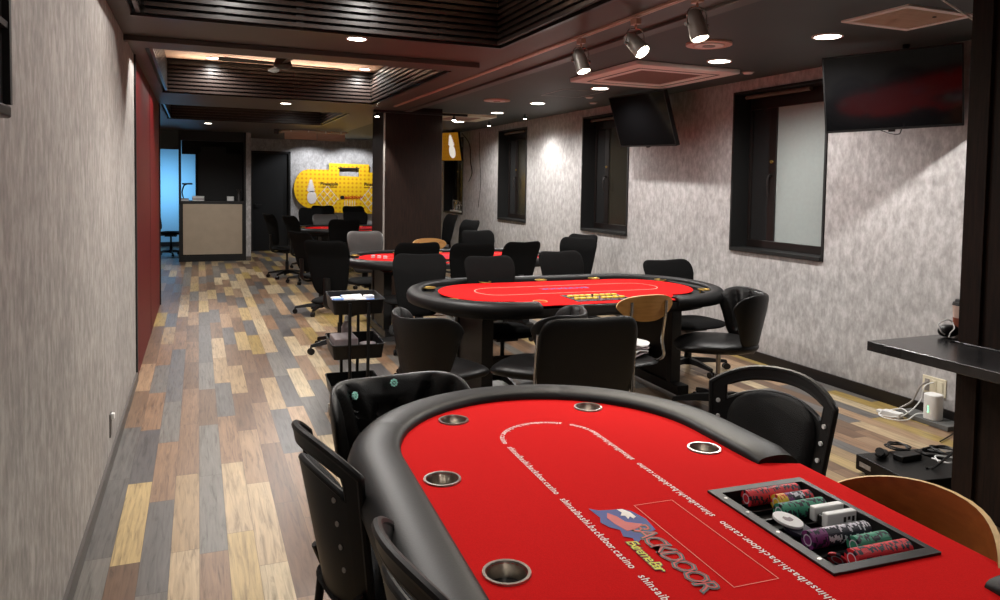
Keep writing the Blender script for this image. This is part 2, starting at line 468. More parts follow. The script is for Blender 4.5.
# slatted linings of the coffers
for i, (x0, x1, y0, y1) in enumerate(CO):
    bm = BM(); d = .05
    ztop = ZT - .03
    box(bm, x0, x1, y1 - .006, y1 + .0, ZS + .004, ZT, 1); box(bm, x1 - .006, x1, y0, y1, ZS + .004, ZT, 1); box(bm, x0, x0 + .006, y0, y1, ZS + .004, ZT, 1); box(bm, x0, x1, y0, y0 + .006, ZS + .004, ZT, 1)
    n = 8; p = (ztop - ZS - .004) / n
    for k in range(n):
        z0 = ZS + .006 + k * p; z1 = z0 + p * .56
        xs = x0 + (.07 if i == 0 else .02)
        box(bm, xs, x1 - .03, y1 - d, y1 - d + .022, z0, z1)
        box(bm, x1 - d, x1 - d + .022, y0 + .03, y1 - .03, z0, z1)
        box(bm, x0 + d - .022, x0 + d, y0 + .03, y1 - .03, z0, z1)
        box(bm, x0 + .03, x1 - .03, y0 + d - .022, y0 + d, z0, z1)
    for q in range(1, 5):
        xx = x0 + (x1 - x0) * q / 5
        box(bm, xx, xx + .045, y1 - d + .02, y1 - .006, ZS + .004, ztop, 1)
    struct('trim_%d' % (3 + i), bm, [M['slat'], M['black']])
# lip around coffer edges
bm = BM()
for (x0, x1, y0, y1) in CO:
    box(bm, x1 - .012, x1 + .012, y0, y1 + .012, ZS - .008, ZS + .006); box(bm, x0, x1 - .012, y1 - .012, y1 + .012, ZS - .008, ZS + .006)
struct('trim_6', bm, M['slat'])
# box-section rail across the first beam
bm = BM(); box(bm, XL, 1.94, 5.22, 5.30, ZS - .035, ZS)
t = struct('trim_7', bm, M['soffit'], bevel=.003)

# far wall, door opening, partition
bm = BM(); DX0, DX1 = 1.04, 1.85
box(bm, .83, DX0, YF, YF + .12, 0, 2.6); box(bm, DX0, DX1, YF, YF + .12, 2.14, 2.6); box(bm, DX1, 5, YF, YF + .12, 0, 2.6)
struct('wall_far', bm, M['wall'])
bm = BM(); box(bm, DX0, DX1, YF + .05, YF + .09, 0, 2.14); d = struct('door_1', bm, M['void'])
bm = BM(); box(bm, DX0, DX0 + .04, YF - .01, YF + .05, 0, 2.14); box(bm, DX1 - .04, DX1, YF - .01, YF + .05, 0, 2.14); box(bm, DX0, DX1, YF - .01, YF + .05, 2.10, 2.14); obj('door_frame', bm, M['black'], d)
bm = BM(); cyl(bm, (DX0 + .1, YF + .0, 1.0), (DX0 + .1, YF + .05, 1.0), .02); cyl(bm, (DX0 + .1, YF + .005, 1.0), (DX0 + .22, YF + .005, 1.0), .01); obj('door_handle', bm, M['black'], d)
bm = BM(); box(bm, .83, .915, 14.68, YF, 0, ZS + .1); struct('wall_partition', bm, M['wall'])
bm = BM(); box(bm, .828, .917, 14.665, 14.68, 0, .08); struct('baseboard_partition', bm, M['base_l'])
# staff room behind the counter
bm = BM(); box(bm, -1.75, .83, 18.2, 18.3, 0, 2.6); struct('wall_staff', bm, M['bluewall'])
bm = BM(); box(bm, -1.75, .83, 18.18, 18.2, 0, .1); struct('baseboard_staff', bm, M['base_r'])
bm = BM(); box(bm, -1.75, -.33, 14.75, 14.83, 2.05, ZS); struct('wall_header', bm, M['ceil'])
bm = BM(); box(bm, -.33, -.29, 14.70, 14.80, 0, ZS); box(bm, .79, .828, 14.70, 14.80, 0, ZS); box(bm, -.29, .79, 14.72, 14.80, 2.22, ZS)
struct('trim_8', bm, M['black'])
bm = BM(); box(bm, -.05, .83, 15.40, 15.46, 0, 2.4); box(bm, -.29, -.05, 15.40, 15.46, 1.99, 2.4); box(bm, -.29, .83, 15.46, 15.5, -.0, .9)
struct('wall_counter', bm, M['void'])
# stepped dark cabinet fronts seen behind the counter
bm = BM(); box(bm, 0.0, .80, 15.30, 15.395, 0, 2.02); box(bm, .05, .5, 15.30, 15.395, 2.02, 2.14)
c = obj('wall_cabinet', bm, M['reveal']); tag(c, 'dark stepped cabinet on the black wall behind the reception counter', 'cabinet')

# square column, far; and the near right one
bm = BM(); box(bm, 2.17, 2.92, 9.2, 9.92, 0, ZC + .05); struct('pillar', bm, M['colwood'], bevel=.004)
bm = BM(); box(bm, 2.155, 2.17, 9.19, 9.24, 0, ZS); struct('trim_9', bm, M['lampgrey'], bevel=.002)  # pale strip stands in for the spotlight's highlight on the pillar corner
bm = BM(); box(bm, 3.32, 3.95, 1.62, 2.38, 0, ZC + .05); struct('pillar_near', bm, M['colwood'], bevel=.004)
bm = BM(); box(bm, 3.30, 3.32, 2.29, 2.39, 0, ZC); struct('trim_10', bm, M['colwood'], bevel=.002)

# ------------------------------------------------------------------ reception counter
t = thing('reception_counter', 'black framed reception counter with beige front panel at the far left', 'counter', (.24, 14.9, 0))
bm = BM(); box(bm, -.53, .55, -.2, .25, 0, 1.06); obj('body', bm, M['black'], t)
bm = BM(); box(bm, -.50, .52, -.215, -.2, .13, 1.06); obj('front_panel', bm, M['counter'], t, bevel=.003)
bm = BM(); box(bm, -.54, .56, -.22, .27, 1.06, 1.115); obj('countertop', bm, M['black'], t, bevel=.004)
bm = BM(); box(bm, -.53, .55, -.21, -.2, 0, .1); obj('kick_plate', bm, M['black'], t)
def paperstack(x, y, z, w, d, n, lab, mats):
    t = thing('paper_stack', lab, 'papers', (x, y, z))
    for k in range(n):
        a = random.uniform(-.1, .1); m = Matrix.Rotation(a, 4, 'Z')
        boxobj('sheet_block', M[mats[k % len(mats)]], (-w / 2, w / 2, -d / 2, d / 2, k * .022, k * .022 + .021), t, mtx=m)
paperstack(.0, 14.9, 1.115, .2, .16, 4, 'stack of white papers on the reception counter', ['white', 'card', 'white'])
paperstack(-.24, 14.85, 1.115, .15, .12, 2, 'low pile of cards at the left end of the reception counter', ['white', 'card'])
b = boxobj('napkin_box', M['white'], (.50, .62, 14.85, 14.95, 1.115, 1.20), bevel=.006); tag(b, 'small white box on the right of the reception counter', 'box')
t = thing('vase', 'small glass vase at the right end of the reception counter', 'vase', (.71, 14.88, 1.115))
bm = BM(); cyl(bm, (0, 0, 0), (0, 0, .14), .045, .03, 16); obj('vase_body', bm, M['greyleather'], t, smooth=True)
bm = BM()
for k in range(7):
    a = k * .9; tube(bm, [(0, 0, .1), (.02 * math.cos(a), .02 * math.sin(a), .17), (.045 * math.cos(a), .045 * math.sin(a), .22)], .006, 6)
obj('sprigs', bm, M['greyleather'], t)
t = thing('desk_lamp', 'small black lamp leaning over the reception counter', 'lamp', (-.25, 15.05, 1.115))
bm = BM(); cyl(bm, (0, 0, 0), (0, 0, .02), .05); tube(bm, smoothpath([(0, 0, .02), (-.03, 0, .15), (0, 0, .27), (.05, 0, .30)]), .012, 8); obj('arm', bm, M['black'], t)
bm = BM(); box(bm, -.03, .15, -.04, .04, .295, .325); obj('lamp_head', bm, M['black'], t, bevel=.01)

# ------------------------------------------------------------------ pineapple sign board on the far wall
def board():
    Y = YF - .07
    t = thing('sign_board', 'large yellow pineapple sign board standing proud of the far wall', 'sign', (2.9, Y, 1.3))
    def P(px, py): return (px, py)
    out = [(2.20, 1.77), (2.66, 1.77), (2.66, 1.915), (3.54, 1.905), (3.54, 1.73), (3.86, 1.71), (3.98, 1.68)]
    out += [(4.05, 1.6), (4.05, .95)]
    out += [(4.02, .84), (3.92, .78), (3.78, .80), (2.75, .83), (2.45, .86), (2.20, .93)]
    # left rounded flank
    for k in range(1, 12):
        a = math.radians(-100 - k * 13); out.append((2.24 + .33 * math.cos(a), 1.36 + .42 * math.sin(a)))
    win = [(2.88, 1.64), (3.31, 1.63), (3.31, 1.80), (2.88, 1.81)]
    bm = BM()
    ov = [bm.verts.new((x - 2.9, 0, z - 1.3)) for x, z in out]; iv = [bm.verts.new((x - 2.9, 0, z - 1.3)) for x, z in win]
    ed = [bm.edges.new((v[i], v[(i + 1) % len(v)])) for v in (ov, iv) for i in range(len(v))]
    bmesh.ops.triangle_fill(bm, use_beauty=True, edges=ed)
    ex = bmesh.ops.extrude_face_region(bm, geom=list(bm.faces))
    for v in [g for g in ex['geom'] if isinstance(g, bmesh.types.BMVert)]: v.co.y += .035
    for f in bm.faces:
        f.normal_update()
        f.material_index = 0 if abs(f.normal.y) > .9 else 1
    obj('board_panel', bm, [M['yellow'], M['blackp']], t)
    yf = -.004
    bm = BM(); box(bm, -.05, .42, yf - .004, 0, .50, .525); box(bm, -.0, .03, yf - .006, 0, .49, .54); box(bm, .35, .38, yf - .006, 0, .49, .54); obj('window_bar', bm, M['blackp'], t)
    # white pineapple
    bm = BM(); prism(bm, superell(.10, .14, 2.2, 28, 2.29 - 2.9, 1.16 - 1.3), -.006, 0, f=lambda x, y, z: Vector((x, z, y)))
    for k in range(7):
        for s in (-1, 1):
            zz = 1.28 + k * .035 - 1.3; xx = 2.27 - 2.9; w = .10 * (1 - k / 9)
            prism(bm, [(xx, zz), (xx + s * w * .35, zz - .01), (xx + s * w, zz + .05), (xx + s * w * .2, zz + .05), (xx, zz + .085)], -.006 - .0004 * k, 0, f=lambda x, y, z: Vector((x, z, y)))
    obj('pineapple_emblem', bm, M['whitep'], t)
    # lozenge trellises
    for cx in (2.62, 3.60):
        bm = BM()
        for k in range(4):
            q = .17; s = (k - 1.5) * q * .5
            for sg in (-1, 1):
                a = Vector((cx - 2.9 + s * 1.0 - .12, -.005, 1.13 - 1.3 + sg * (s) * -1 - sg * .15 * 1)); b = Vector((cx - 2.9 + s + .12, -.005, 1.13 - 1.3 + sg * -s + sg * .15))
                tube(bm, [a, b], .006, 6)
        obj('trellis_emblem', bm, M['whitep'], t)
    bm = BM()
    for k in range(5): box(bm, 3.0 - 2.9 + k * .055, 3.012 - 2.9 + k * .055, -.006, 0, -.33, -.2)
    obj('stripe_emblem', bm, M['whitep'], t)
    for cx in (2.47, 3.43):
        bm = BM(); text_bm(bm, 'Pineapple', .10, lambda v, cx=cx: Vector((cx - 2.9 + v.x, -.006 - v.z, 1.43 - 1.3 + v.y)), extr=.001, offset=.002)
        box(bm, cx - 2.9, cx - 2.9 + .36, -.006, 0, 1.385 - 1.3, 1.395 - 1.3); obj('sign_lettering', bm, M['blackp'], t)
    bm = BM(); text_bm(bm, 'BACKDOOR', .075, lambda v: Vector((3.0 - 2.9 + v.x, -.007 - v.z, 1.14 - 1.3 + v.y)), extr=.001, offset=.003, shear=.2)
    obj('logo_lettering', bm, M['red'], t)
    bm = BM(); prism(bm, superell(.05, .04, 2, 20, 2.95 - 2.9, 1.165 - 1.3), -.006, 0, f=lambda x, y, z: Vector((x, z, y)))
    obj('logo_emblem', bm, M['blackp'], t)
    bm = BM(); box(bm, -.6, .9, .035, .07, -.3, -.26); box(bm, -.6, .9, .035, .07, .2, .24); obj('stand_off', bm, M['black'], t)
board()

# ------------------------------------------------------------------ poker tables
def stadium(R, H, n=20, rev=False):
    """outline with half straight H along y and end radius R"""
    o = []
    for i in range(n + 1):
        a = PI * i / n; o.append((R * math.cos(a), H + R * math.sin(a)))
    for i in range(n + 1):
        a = PI + PI * i / n; o.append((R * math.cos(a), -H + R * math.sin(a)))
    return o

def densify(pts, step):
    o = []
    k = len(pts)
    for i in range(k):
        a = Vector((*pts[i], 0)); b = Vector((*pts[(i + 1) % k], 0)); d = (b - a).length
        n = max(1, int(d / step))
        for j in range(n): q = a.lerp(b, j / n); o.append((q.x, q.y))
    return o

def poker_table(name, label, loc, rz, R=.59, H=.61, sx=1, sy=1, race=False, lettering=False, apron='black', cups='steel', ye=None, leg_y=.75):
    t = thing(name, label, 'poker table', loc, rz)
    rw = .100 if race else .138; Ri = R - rw; ZR = .755    # inner radius of rail, felt height
    sc = lambda p: (p[0] * sx, p[1] * sy)
    dx = R - .025                         # dealer edge
    ye = ye or .30
    ye = ye or H * .45
    # base deck
    def deck(Ro, Hh, cut):
        o = [sc(p) for p in stadium(Ro, Hh, 24)]
        return [(min(x, cut), y) for x, y in o]
    bm = BM(); prism(bm, deck(R - (.13 if race and apron == 'black' else .02), H, (dx - (.08 if race and apron == 'black' else 0)) * sx), .712 if apron != 'black' else .655, .735); obj('apron', bm, M[apron], t, bevel=.006)
    if apron != 'black':
        pass
    bm = BM(); band(bm, deck(R - .16, H, (dx - .14) * sx), deck(R - .015, H, dx * sx + .004), .70, .738); obj('under_rail', bm, M['black'], t)
    # felt: inner stadium plus the straight dealer side out to the edge
    def feltoutline(g=0.0):
        o = []
        n = 24
        for i in range(n + 1):
            a = PI * i / n
            o.append(((Ri - g) * math.cos(a), H + (Ri - g) * math.sin(a)))
        for i in range(n + 1):
            a = PI + PI * i / n
            o.append(((Ri - g) * math.cos(a), -H + (Ri - g) * math.sin(a)))
        o += [(Ri - g, -ye - .03), (dx - g * .0, -ye + .01), (dx - g * .0, ye - .01), (Ri - g, ye + .03)]
        return [sc(p) for p in o]
    def holed(outl, holes_, z0, z1):
        bm = BM(); rings = [outl] + holes_; ed = []
        for r in rings:
            v = [bm.verts.new((x, y, z1)) for x, y in r]
            for i in range(len(v)): ed.append(bm.edges.new((v[i], v[(i + 1) % len(v)])))
        bmesh.ops.triangle_fill(bm, use_beauty=True, edges=ed)
        for f in bm.faces:
            f.normal_update()
            if f.normal.z < 0: f.normal_flip()
        ex = bmesh.ops.extrude_face_region(bm, geom=list(bm.faces))
        for v in [g for g in ex['geom'] if isinstance(g, bmesh.types.BMVert)]: v.co.z = z0
        return bm
    CR = .042
    cuppos = [(-(Ri - .07), 0), (-(Ri - .07), H * .77), (-(Ri - .07), -H * .77)]
    for s in (1, -1): cuppos += [(-.228, s * (H + .298)), (.238, s * (H + .30)), (Ri - .07, s * H * .76)]
    if race:
        q = Ri - .050
        cuppos = [(-q, 0), (-q, H * .8), (-q, -H * .8)]
        for s in (1, -1): cuppos += [(-.26, s * (H + q * .85)), (.24, s * (H + q * .87)), (q * .97, s * H * .75)]
    cuppos = [sc(p) for p in cuppos]
    tray = [(.212, -.20), (.482, -.20), (.482, .20), (.212, .20)]
    tray = [(x + (dx * sx - dx) if race else x, y) for x, y in tray]
    if race:
        # black racetrack with red playing field inside
        bm = holed(feltoutline(), [[(cx + CR * .93 * math.cos(2 * PI * k / 20), cy + CR * .93 * math.sin(2 * PI * k / 20)) for k in range(20)] for cx, cy in cuppos] , .735, ZR)
        obj('racetrack', bm, M['felt_black'], t)
        o = []
        n = 24; q = Ri - .115
        for i in range(n + 1):
            a = PI * i / n; o.append((q * math.cos(a), H * 1.0 + q * math.sin(a)))
        for i in range(n + 1):
            a = PI + PI * i / n; o.append((q * math.cos(a), -H * 1.0 + q * math.sin(a)))
        o += [(q, -ye - .12), (dx, -ye - .0), (dx, ye + .0), (q, ye + .12)]
        bm = holed([sc(p) for p in o], [tray], ZR, ZR + .004); fe = obj('felt', bm, M['felt'], t)
        zt = ZR + .005
    else:
        hs = [[(cx + CR * .93 * math.cos(2 * PI * k / 24), cy + CR * .93 * math.sin(2 * PI * k / 24)) for k in range(24)] for cx, cy in cuppos]
        bm = holed(feltoutline(), hs + [tray], .735, ZR + .008); fe = obj('felt', bm, M['felt'], t); zt = ZR + .009
    # padded rail: open C sweep that stops at the dealer cut-out
    path = []
    Rm = (R + Ri) / 2
    n = 30
    path.append((Rm, ye + .02))
    k0 = 6
    for i in range(1, k0): path.append((Rm, ye + .02 + max(.04, H - ye - .02) * i / k0))
    for i in range(n + 1):
        a = PI * i / n; path.append((Rm * math.cos(a), H + Rm * math.sin(a)))
    for i in range(1, 12): path.append((-Rm, H - 2 * H * i / 12))
    for i in range(n + 1):
        a = PI + PI * i / n; path.append((Rm * math.cos(a), -H + Rm * math.sin(a)))
    for i in range(1, k0): path.append((Rm, -H + (H - ye - .02) * i / k0))
    path.append((Rm, -ye - .02))
    path = [sc(p) for p in path]
    prof = [(-.073, .742), (-.073, .770), (-.069, .780), (-.060, .786), (-.044, .790), (-.012, .793), (.020, .791), (.044, .783), (.062, .766), (.071, .742), (.070, .718), (.060, .704), (-.050, .735)]
    if race: prof = [(u * .72, .735 + (z - .735) * (.80 if z > .735 else 1)) for u, z in prof]
    bm = BM(); rings = []
    K = len(path)
    seams = {int(K * .2), int(K * .37), int(K * .63), int(K * .8)}
    for i, (x, y) in enumerate(path):
        a = Vector((*path[max(i - 1, 0)], 0)); b = Vector((*path[min(i + 1, K - 1)], 0)); tg = (b - a).normalized(); nn = Vector((tg.y, -tg.x, 0))
        e = min(i, K - 1 - i)
        sq = 1 if e > 0 else .80
        slant = 0.028 * (1 if i == 0 else -1 if i == K - 1 else 0)
        for rep in ((0, -1, 1) if i in seams else (0,)):
            off = tg * (.006 * rep)
            if i in seams and rep == 0: continue
            rings.append((Vector((x, y, 0)) + off, nn, sq, slant, tg))
        if i in seams:
            rings[-1:-1] = [(Vector((x, y, 0)), nn, .985, 0, tg)]
    V = []
    for c_, nn, sq, slant, tg in rings:
        row = []
        for (u, z) in prof:
            zz = .735 + (z - .735) * sq
            row.append(bm.verts.new(c_ + nn * (u * (1 if sq > .9 else .95)) + tg * slant * (u / .07 - 1) * .0 + Vector((0, 0, zz))))
        V.append(row)
    m_ = len(prof)
    for i in range(len(V) - 1):
        for j in range(m_): bm.faces.new((V[i][j], V[i][(j + 1) % m_], V[i + 1][(j + 1) % m_], V[i + 1][j]))
    bm.faces.new(V[0][::-1]); bm.faces.new(V[-1])
    obj('padded_rail', bm, M['leather'], t, smooth=True)
    # cups
    for (cx, cy) in cuppos:
        bm = BM(); n = 28; prof_c = [(CR + .006, zt - .001), (CR + .005, zt + .003), (CR - .001, zt + .003), (CR - .004, zt - .004), (CR - .007, zt - .058), (0.0, zt - .060)]
        rows = []
        for (r_, z) in prof_c[:-1]: rows.append([bm.verts.new((cx + r_ * math.cos(2 * PI * k / n), cy + r_ * math.sin(2 * PI * k / n), z)) for k in range(n)])
        for i in range(len(rows) - 1):
            for k in range(n): bm.faces.new((rows[i][k], rows[i][(k + 1) % n], rows[i + 1][(k + 1) % n], rows[i + 1][k]))
        bm.faces.new(rows[-1])
        obj('cup_holder', bm, M[cups], t, smooth=True)
    # pedestals
    for s in (-1, 1):
        y = s * leg_y * sy
        bm = BM(); box(bm, -.26, .26, y - .025, y + .025, .10, .655); box(bm, -.40, .40, y - .045, y + .045, .03, .10); box(bm, -.34, .34, y - .05, y + .05, .62, .655)
        for x in (-.36, .36): cyl(bm, (x, y, 0), (x, y, .03), .025)
        box(bm, -.30, -.24, y - .04, y + .04, .08, .63); box(bm, .24, .30, y - .04, y + .04, .08, .63)
        obj('pedestal_leg', bm, M['black'], t, bevel=.004)
    bm = BM(); box(bm, -.03, .03, -leg_y * sy + .03, leg_y * sy - .03, .22, .30); obj('stretcher', bm, M['black'], t)
    # betting line
    if lettering:
        bm = BM(); Rt = .150; Ht = .665
        Ltot = 4 * Ht + 2 * PI * Rt
        def pos(s):
            s %= Ltot
            if s < 2 * Ht: return Vector((-Rt, Ht - s, 0)), -PI / 2
            s -= 2 * Ht
            if s < PI * Rt: a = PI + s / Rt; return Vector((Rt * math.cos(a), -Ht + Rt * math.sin(a), 0)), a + PI / 2
            s -= PI * Rt
            if s < 2 * Ht: return Vector((Rt, -Ht + s, 0)), PI / 2
            s -= 2 * Ht; a = s / Rt; return Vector((Rt * math.cos(a), Ht + Rt * math.sin(a), 0)), a + PI / 2
        word = 'shinsaibashi.backdoor.casino'
        adv = {'i': .45, 'l': .45, '.': .5, 'r': .68, 's': .9, 'n': 1, 't': .6}
        size = .026; nrep = 10; unit = Ltot / nrep
        tot = sum(adv.get(ch, 1.0) for ch in word); stp = (unit - .026) / tot
        for rep in range(nrep):
            s = rep * unit + .03
            for ch in word:
                w = adv.get(ch, 1.0) * stp
                c_, an = pos(s + w / 2); m = Matrix.Translation(c_ + Vector((0, 0, zt + .0004))) @ Matrix.Rotation(an, 4, 'Z')
                text_bm(bm, ch, size, lambda v, m=m: m @ Vector((v.x, v.y, 0)), align='CENTER', offset=.0003)
                s += w
        obj('felt_print', bm, M['whitep'], t)
        # thin rectangle for the board cards
        bm = BM(); lw = .0011; x0, x1, y0, y1 = .0, .102, -.178, .19; z = zt + .0002
        for a in ((x0, x1, y0, y0 + lw), (x0, x1, y1 - lw, y1), (x0, x0 + lw, y0, y1), (x1 - lw, x1, y0, y1)): box(bm, *a, z, z + .0004)
        obj('card_outline', bm, M['pink'], t)
        # emblem: blue winged shield with a white figure
        R90 = Matrix.Rotation(-PI / 2, 4, 'Z')
        def lay(dx_, dy_, dz):
            return lambda v: Vector((dx_, dy_, zt + dz)) + (R90 @ Vector((v.x, v.y, 0)))
        def poly(pts, dz, name, mat):
            bm = BM(); f = lay(0, 0, dz); prism(bm, pts, 0, 0.0003, f=lambda x, y, z: Vector((x, y, zt + dz + z))); return obj(name, bm, mat, t)
        # text plane: u runs along -y, v along +x ; point = (v, -u)
        poly([(-.108, .205), (-.090, .190), (-.060, .184), (-.037, .182), (-.020, .165), (-.009, .120), (-.016, .068), (-.045, .060), (-.080, .030), (-.092, .022), (-.082, .048), (-.098, .062), (-.090, .090), (-.106, .108), (-.114, .135), (-.104, .156)], .0003, 'emblem_shield', M['bluep'])
        poly([(-.078, .172), (-.066, .150), (-.060, .120), (-.030, .100), (-.050, .085), (-.078, .080), (-.088, .120), (-.090, .150)], .0007, 'emblem_field', M['red'])
        poly([(-.049, .181), (-.036, .178), (-.027, .160), (-.026, .135), (-.036, .128), (-.038, .140), (-.048, .130), (-.047, .146), (-.056, .150), (-.046, .163)], .0011, 'emblem_figure', M['whitep'])
        bm = BM(); text_bm(bm, 'BACKDOOR', .062, lay(-.066, .105, .0009), offset=.0026, shear=.12, spacing=.70); obj('logo_shadow', bm, M['blackp'], t)
        bm = BM(); text_bm(bm, 'BACKDOOR', .062, lay(-.066, .105, .0014), offset=-.0012, shear=.12, spacing=.70); obj('logo_lettering', bm, M['red'], t)
        bm = BM(); text_bm(bm, 'Extreme Bar', .034, lay(-.106, .040, .0009), offset=.0018, shear=.2, spacing=.72); obj('logo_shadow', bm, M['blackp'], t)
        bm = BM(); text_bm(bm, 'Extreme Bar', .034, lay(-.106, .040, .0014), offset=.0002, shear=.2, spacing=.72); obj('logo_lettering', bm, M['yel'], t)
    else:
        bm = BM(); a = densify(stadium(.16 * sx, H * .95), .05); b = densify(stadium(.154 * sx, H * .95), .05)
        ins = [sc(p) for p in stadium(.150, H * .95)]; outs = [sc(p) for p in stadium(.155, H * .95)]
        band(bm, ins, outs, zt - .0006, zt + .0003); obj('betting_line', bm, M['pink'], t)
        bm = BM(); Rm_ = Matrix.Rotation(-PI / 2, 4, 'Z')
        text_bm(bm, 'BACKDOOR', .075, lambda v: Vector((-.05, .17, zt + .0005)) + (Rm_ @ Vector((v.x, v.y, 0))), offset=.003, spacing=.85); obj('logo_lettering', bm, M['bluep'], t)
    return t, zt, tray

T1, zt1, tr1 = poker_table('poker_table', 'nearest red felt poker table with black padded rail and chip tray', (.922, 1.25, 0), -math.radians(2.6), lettering=True)
R1 = -math.radians(2.6)
def t1(x, y, z=0): 
    c, s = math.cos(R1), math.sin(R1)
    return Vector((.922 + x * c - y * s, 1.25 + x * s + y * c, z))

# chip tray of the nearest table
tt = thing('chip_tray', 'dark metal dealer chip tray let into the nearest table', 'chip tray', t1(.347, 0, zt1 - .001), R1)
bm = BM(); x0, x1, y0, y1 = -.135, .135, -.20, .20; rim = .022
ins = [(x0 + rim, y0 + rim), (x1 - rim * .6, y0 + rim), (x1 - rim * .6, y1 - rim), (x0 + rim, y1 - rim)]; outs = [(x0 - .003, y0 - .003), (x1 + .003, y0 - .003), (x1 + .003, y1 + .003), (x0 - .003, y1 + .003)]
band(bm, ins, outs, 0, .006); obj('rim', bm, M['gunmetal'], tt, bevel=.001)
bm = BM(); box(bm, x0 + .004, x1 - .004, y0 + .004, y1 - .004, -.042, -.038); 
band(bm, ins, [(a * 1.02, b * 1.01) for a, b in ins], -.04, .001)
obj('trough', bm, M['black'], tt)
bm = BM()
slots = [-.148, -.105, -.062, -.018, .026, .070, .114, .155]
for y in slots: box(bm, ins[0][0], ins[1][0], y - .003, y + .003, -.04, -.018)
obj('divider', bm, M['plastic'], tt)
bm = BM()
for y in (-.15, -.03, .07, .15): cyl(bm, (x0 + .011, y, .006), (x0 + .011, y, .0072), .004, n=12)
obj('screw', bm, M['steel'], tt)

def chip_mesh(name, base, stripe):
    bm = BM(); n = 24; r = .0195; th = .0033
    for k, (rr, z) in enumerate(((r, 0), (r, th))): pass
    A = [bm.verts.new((r * math.cos(2 * PI * i / n), r * math.sin(2 * PI * i / n), 0)) for i in range(n)]
    B = [bm.verts.new((r * math.cos(2 * PI * i / n), r * math.sin(2 * PI * i / n), th)) for i in range(n)]
    for i in range(n): bm.faces.new((A[i], A[(i + 1) % n], B[(i + 1) % n], B[i])).material_index = 1 if (i % 6) < 2 else 0
    for ring, z, sgn in ((A, 0, -1), (B, th, 1)):
        C1 = [bm.verts.new((.012 * math.cos(2 * PI * i / n), .012 * math.sin(2 * PI * i / n), z)) for i in range(n)]
        for i in range(n): bm.faces.new((ring[i], ring[(i + 1) % n], C1[(i + 1) % n], C1[i])).material_index = 1 if (i % 6) < 2 else 0
        C2 = [bm.verts.new((.0095 * math.cos(2 * PI * i / n), .0095 * math.sin(2 * PI * i / n), z)) for i in range(n)]
        for i in range(n): bm.faces.new((C1[i], C1[(i + 1) % n], C2[(i + 1) % n], C2[i])).material_index = 2
        bm.faces.new(C2).material_index = 0
    bmesh.ops.recalc_face_normals(bm, faces=bm.faces)
    me = bpy.data.meshes.new(name); bm.to_mesh(me); bm.free()
    for m_ in (base, stripe, M['chip_white']): me.materials.append(m_)
    return me
CH = {'red': chip_mesh('chip_red', M['chip_red'], M['chip_black']), 'green': chip_mesh('chip_green', M['chip_green'], M['chip_black']),
      'black': chip_mesh('chip_black', M['chip_black'], M['chip_white']), 'purple': chip_mesh('chip_purple', M['chip_purple'], M['chip_black']),
      'yellow': chip_mesh('chip_yellow', M['chip_yellow'], M['chip_red'])}
def chip(kind, mtx, lab, grp):
    o = bpy.data.objects.new('poker_chip', CH[kind]); COL.objects.link(o); o.matrix_world = mtx
    tag(o, lab, 'poker chip', grp); return o
def roll(seq, x0, y, lab_end):
    x = x0
    for kind, n in seq:
        for k in range(n):
            p = t1(x, y, zt1 - .006); m = Matrix.Translation(p) @ Matrix.Rotation(R1, 4, 'Z') @ Matrix.Rotation(PI / 2, 4, 'Y') @ Matrix.Rotation(random.uniform(0, 2 * PI) * .15 + x * 3, 4, 'Z')
            nm = {'red': 'red', 'green': 'green', 'black': 'black and white', 'purple': 'purple', 'yellow': 'yellow'}[kind]
            chip(kind, m, '%s poker chip on edge in the %s' % (nm, lab_end), '%s chips in the %s' % (nm, lab_end))
            x += .00345
roll([('red', 43)], .285, .155, 'long red roll, far end of tray')
roll([('yellow', 7), ('purple', 5), ('black', 9), ('red', 7)], .338, .113, 'short mixed roll of the tray')
roll([('green', 36)], .310, .070, 'green roll by the plaques')
roll([('purple', 12), ('black', 34)], .275, -.060, 'purple and black roll')
roll([('green', 25)], .350, -.110, 'short green roll')
roll([('red', 42)], .303, -.152, 'red roll, near end of tray')
for k in range(1):
    m = Matrix.Translation(t1(.268, -.150, zt1 - .004)) @ Matrix.Rotation(R1 + .5, 4, 'Z') @ Matrix.Rotation(1.0, 4, 'Y')
    chip('red', m, 'lone red chip tipped against the corner of the chip tray', None)
# white oval dealer button and two plaques
t = thing('dealer_button', 'white dealer button disc leaning on the edge of the chip tray', 'dealer button', t1(.290, .018, zt1 - .002), R1)
bm = BM(); cyl(bm, (0, 0, 0), (0, 0, .006), .033, n=36, mi=0); o = obj('disc', bm, M['white'], t, rot=(.12, .15, 0), bevel=.001)
bm = BM(); prism(bm, [(-.012, -.006), (-.004, -.010), (.006, -.008), (.013, -.002), (.010, .008), (.002, .005), (-.006, .010), (-.013, .004)], .0062, .0065); obj('printed_figure', bm, M['card'], t, rot=(.12, .15, 0))
b = BM(); cyl(b, (0, 0, 0), (0, 0, .008), .031, n=32); tag(obj('dealer_button', b, M['chip_black'], loc=t1(.300, -.004, zt1 - .016), rot=(.1, .1, 0), smooth=True), 'dark blue button disc underneath the white dealer button', 'dealer button')
for yy, xx, lab in ((.040, .385, 'white plaque in the chip tray, the one beside the green roll'), (.002, .385, 'white plaque with black marks in the chip tray, toward the purple roll')):
    t = thing('plaque', lab, 'plaque', t1(xx + .035, yy, zt1 - .022), R1)
    bm = BM(); box(bm, -.042, .042, -.009, .009, 0, .033); obj('block', bm, M['white'], t, bevel=.003)
    if yy < .03:
        bm = BM()
        for k in range(3): box(bm, .004 + k * .012, .011 + k * .012, -.0096, -.009, .010 + (k % 2) * .004, .022)
        obj('mark', bm, M['blackp'], t)
    bm = BM(); box(bm, -.044, .044, .0095, .020, 0, .024); obj('back_block', bm, M['black'], t, bevel=.002)

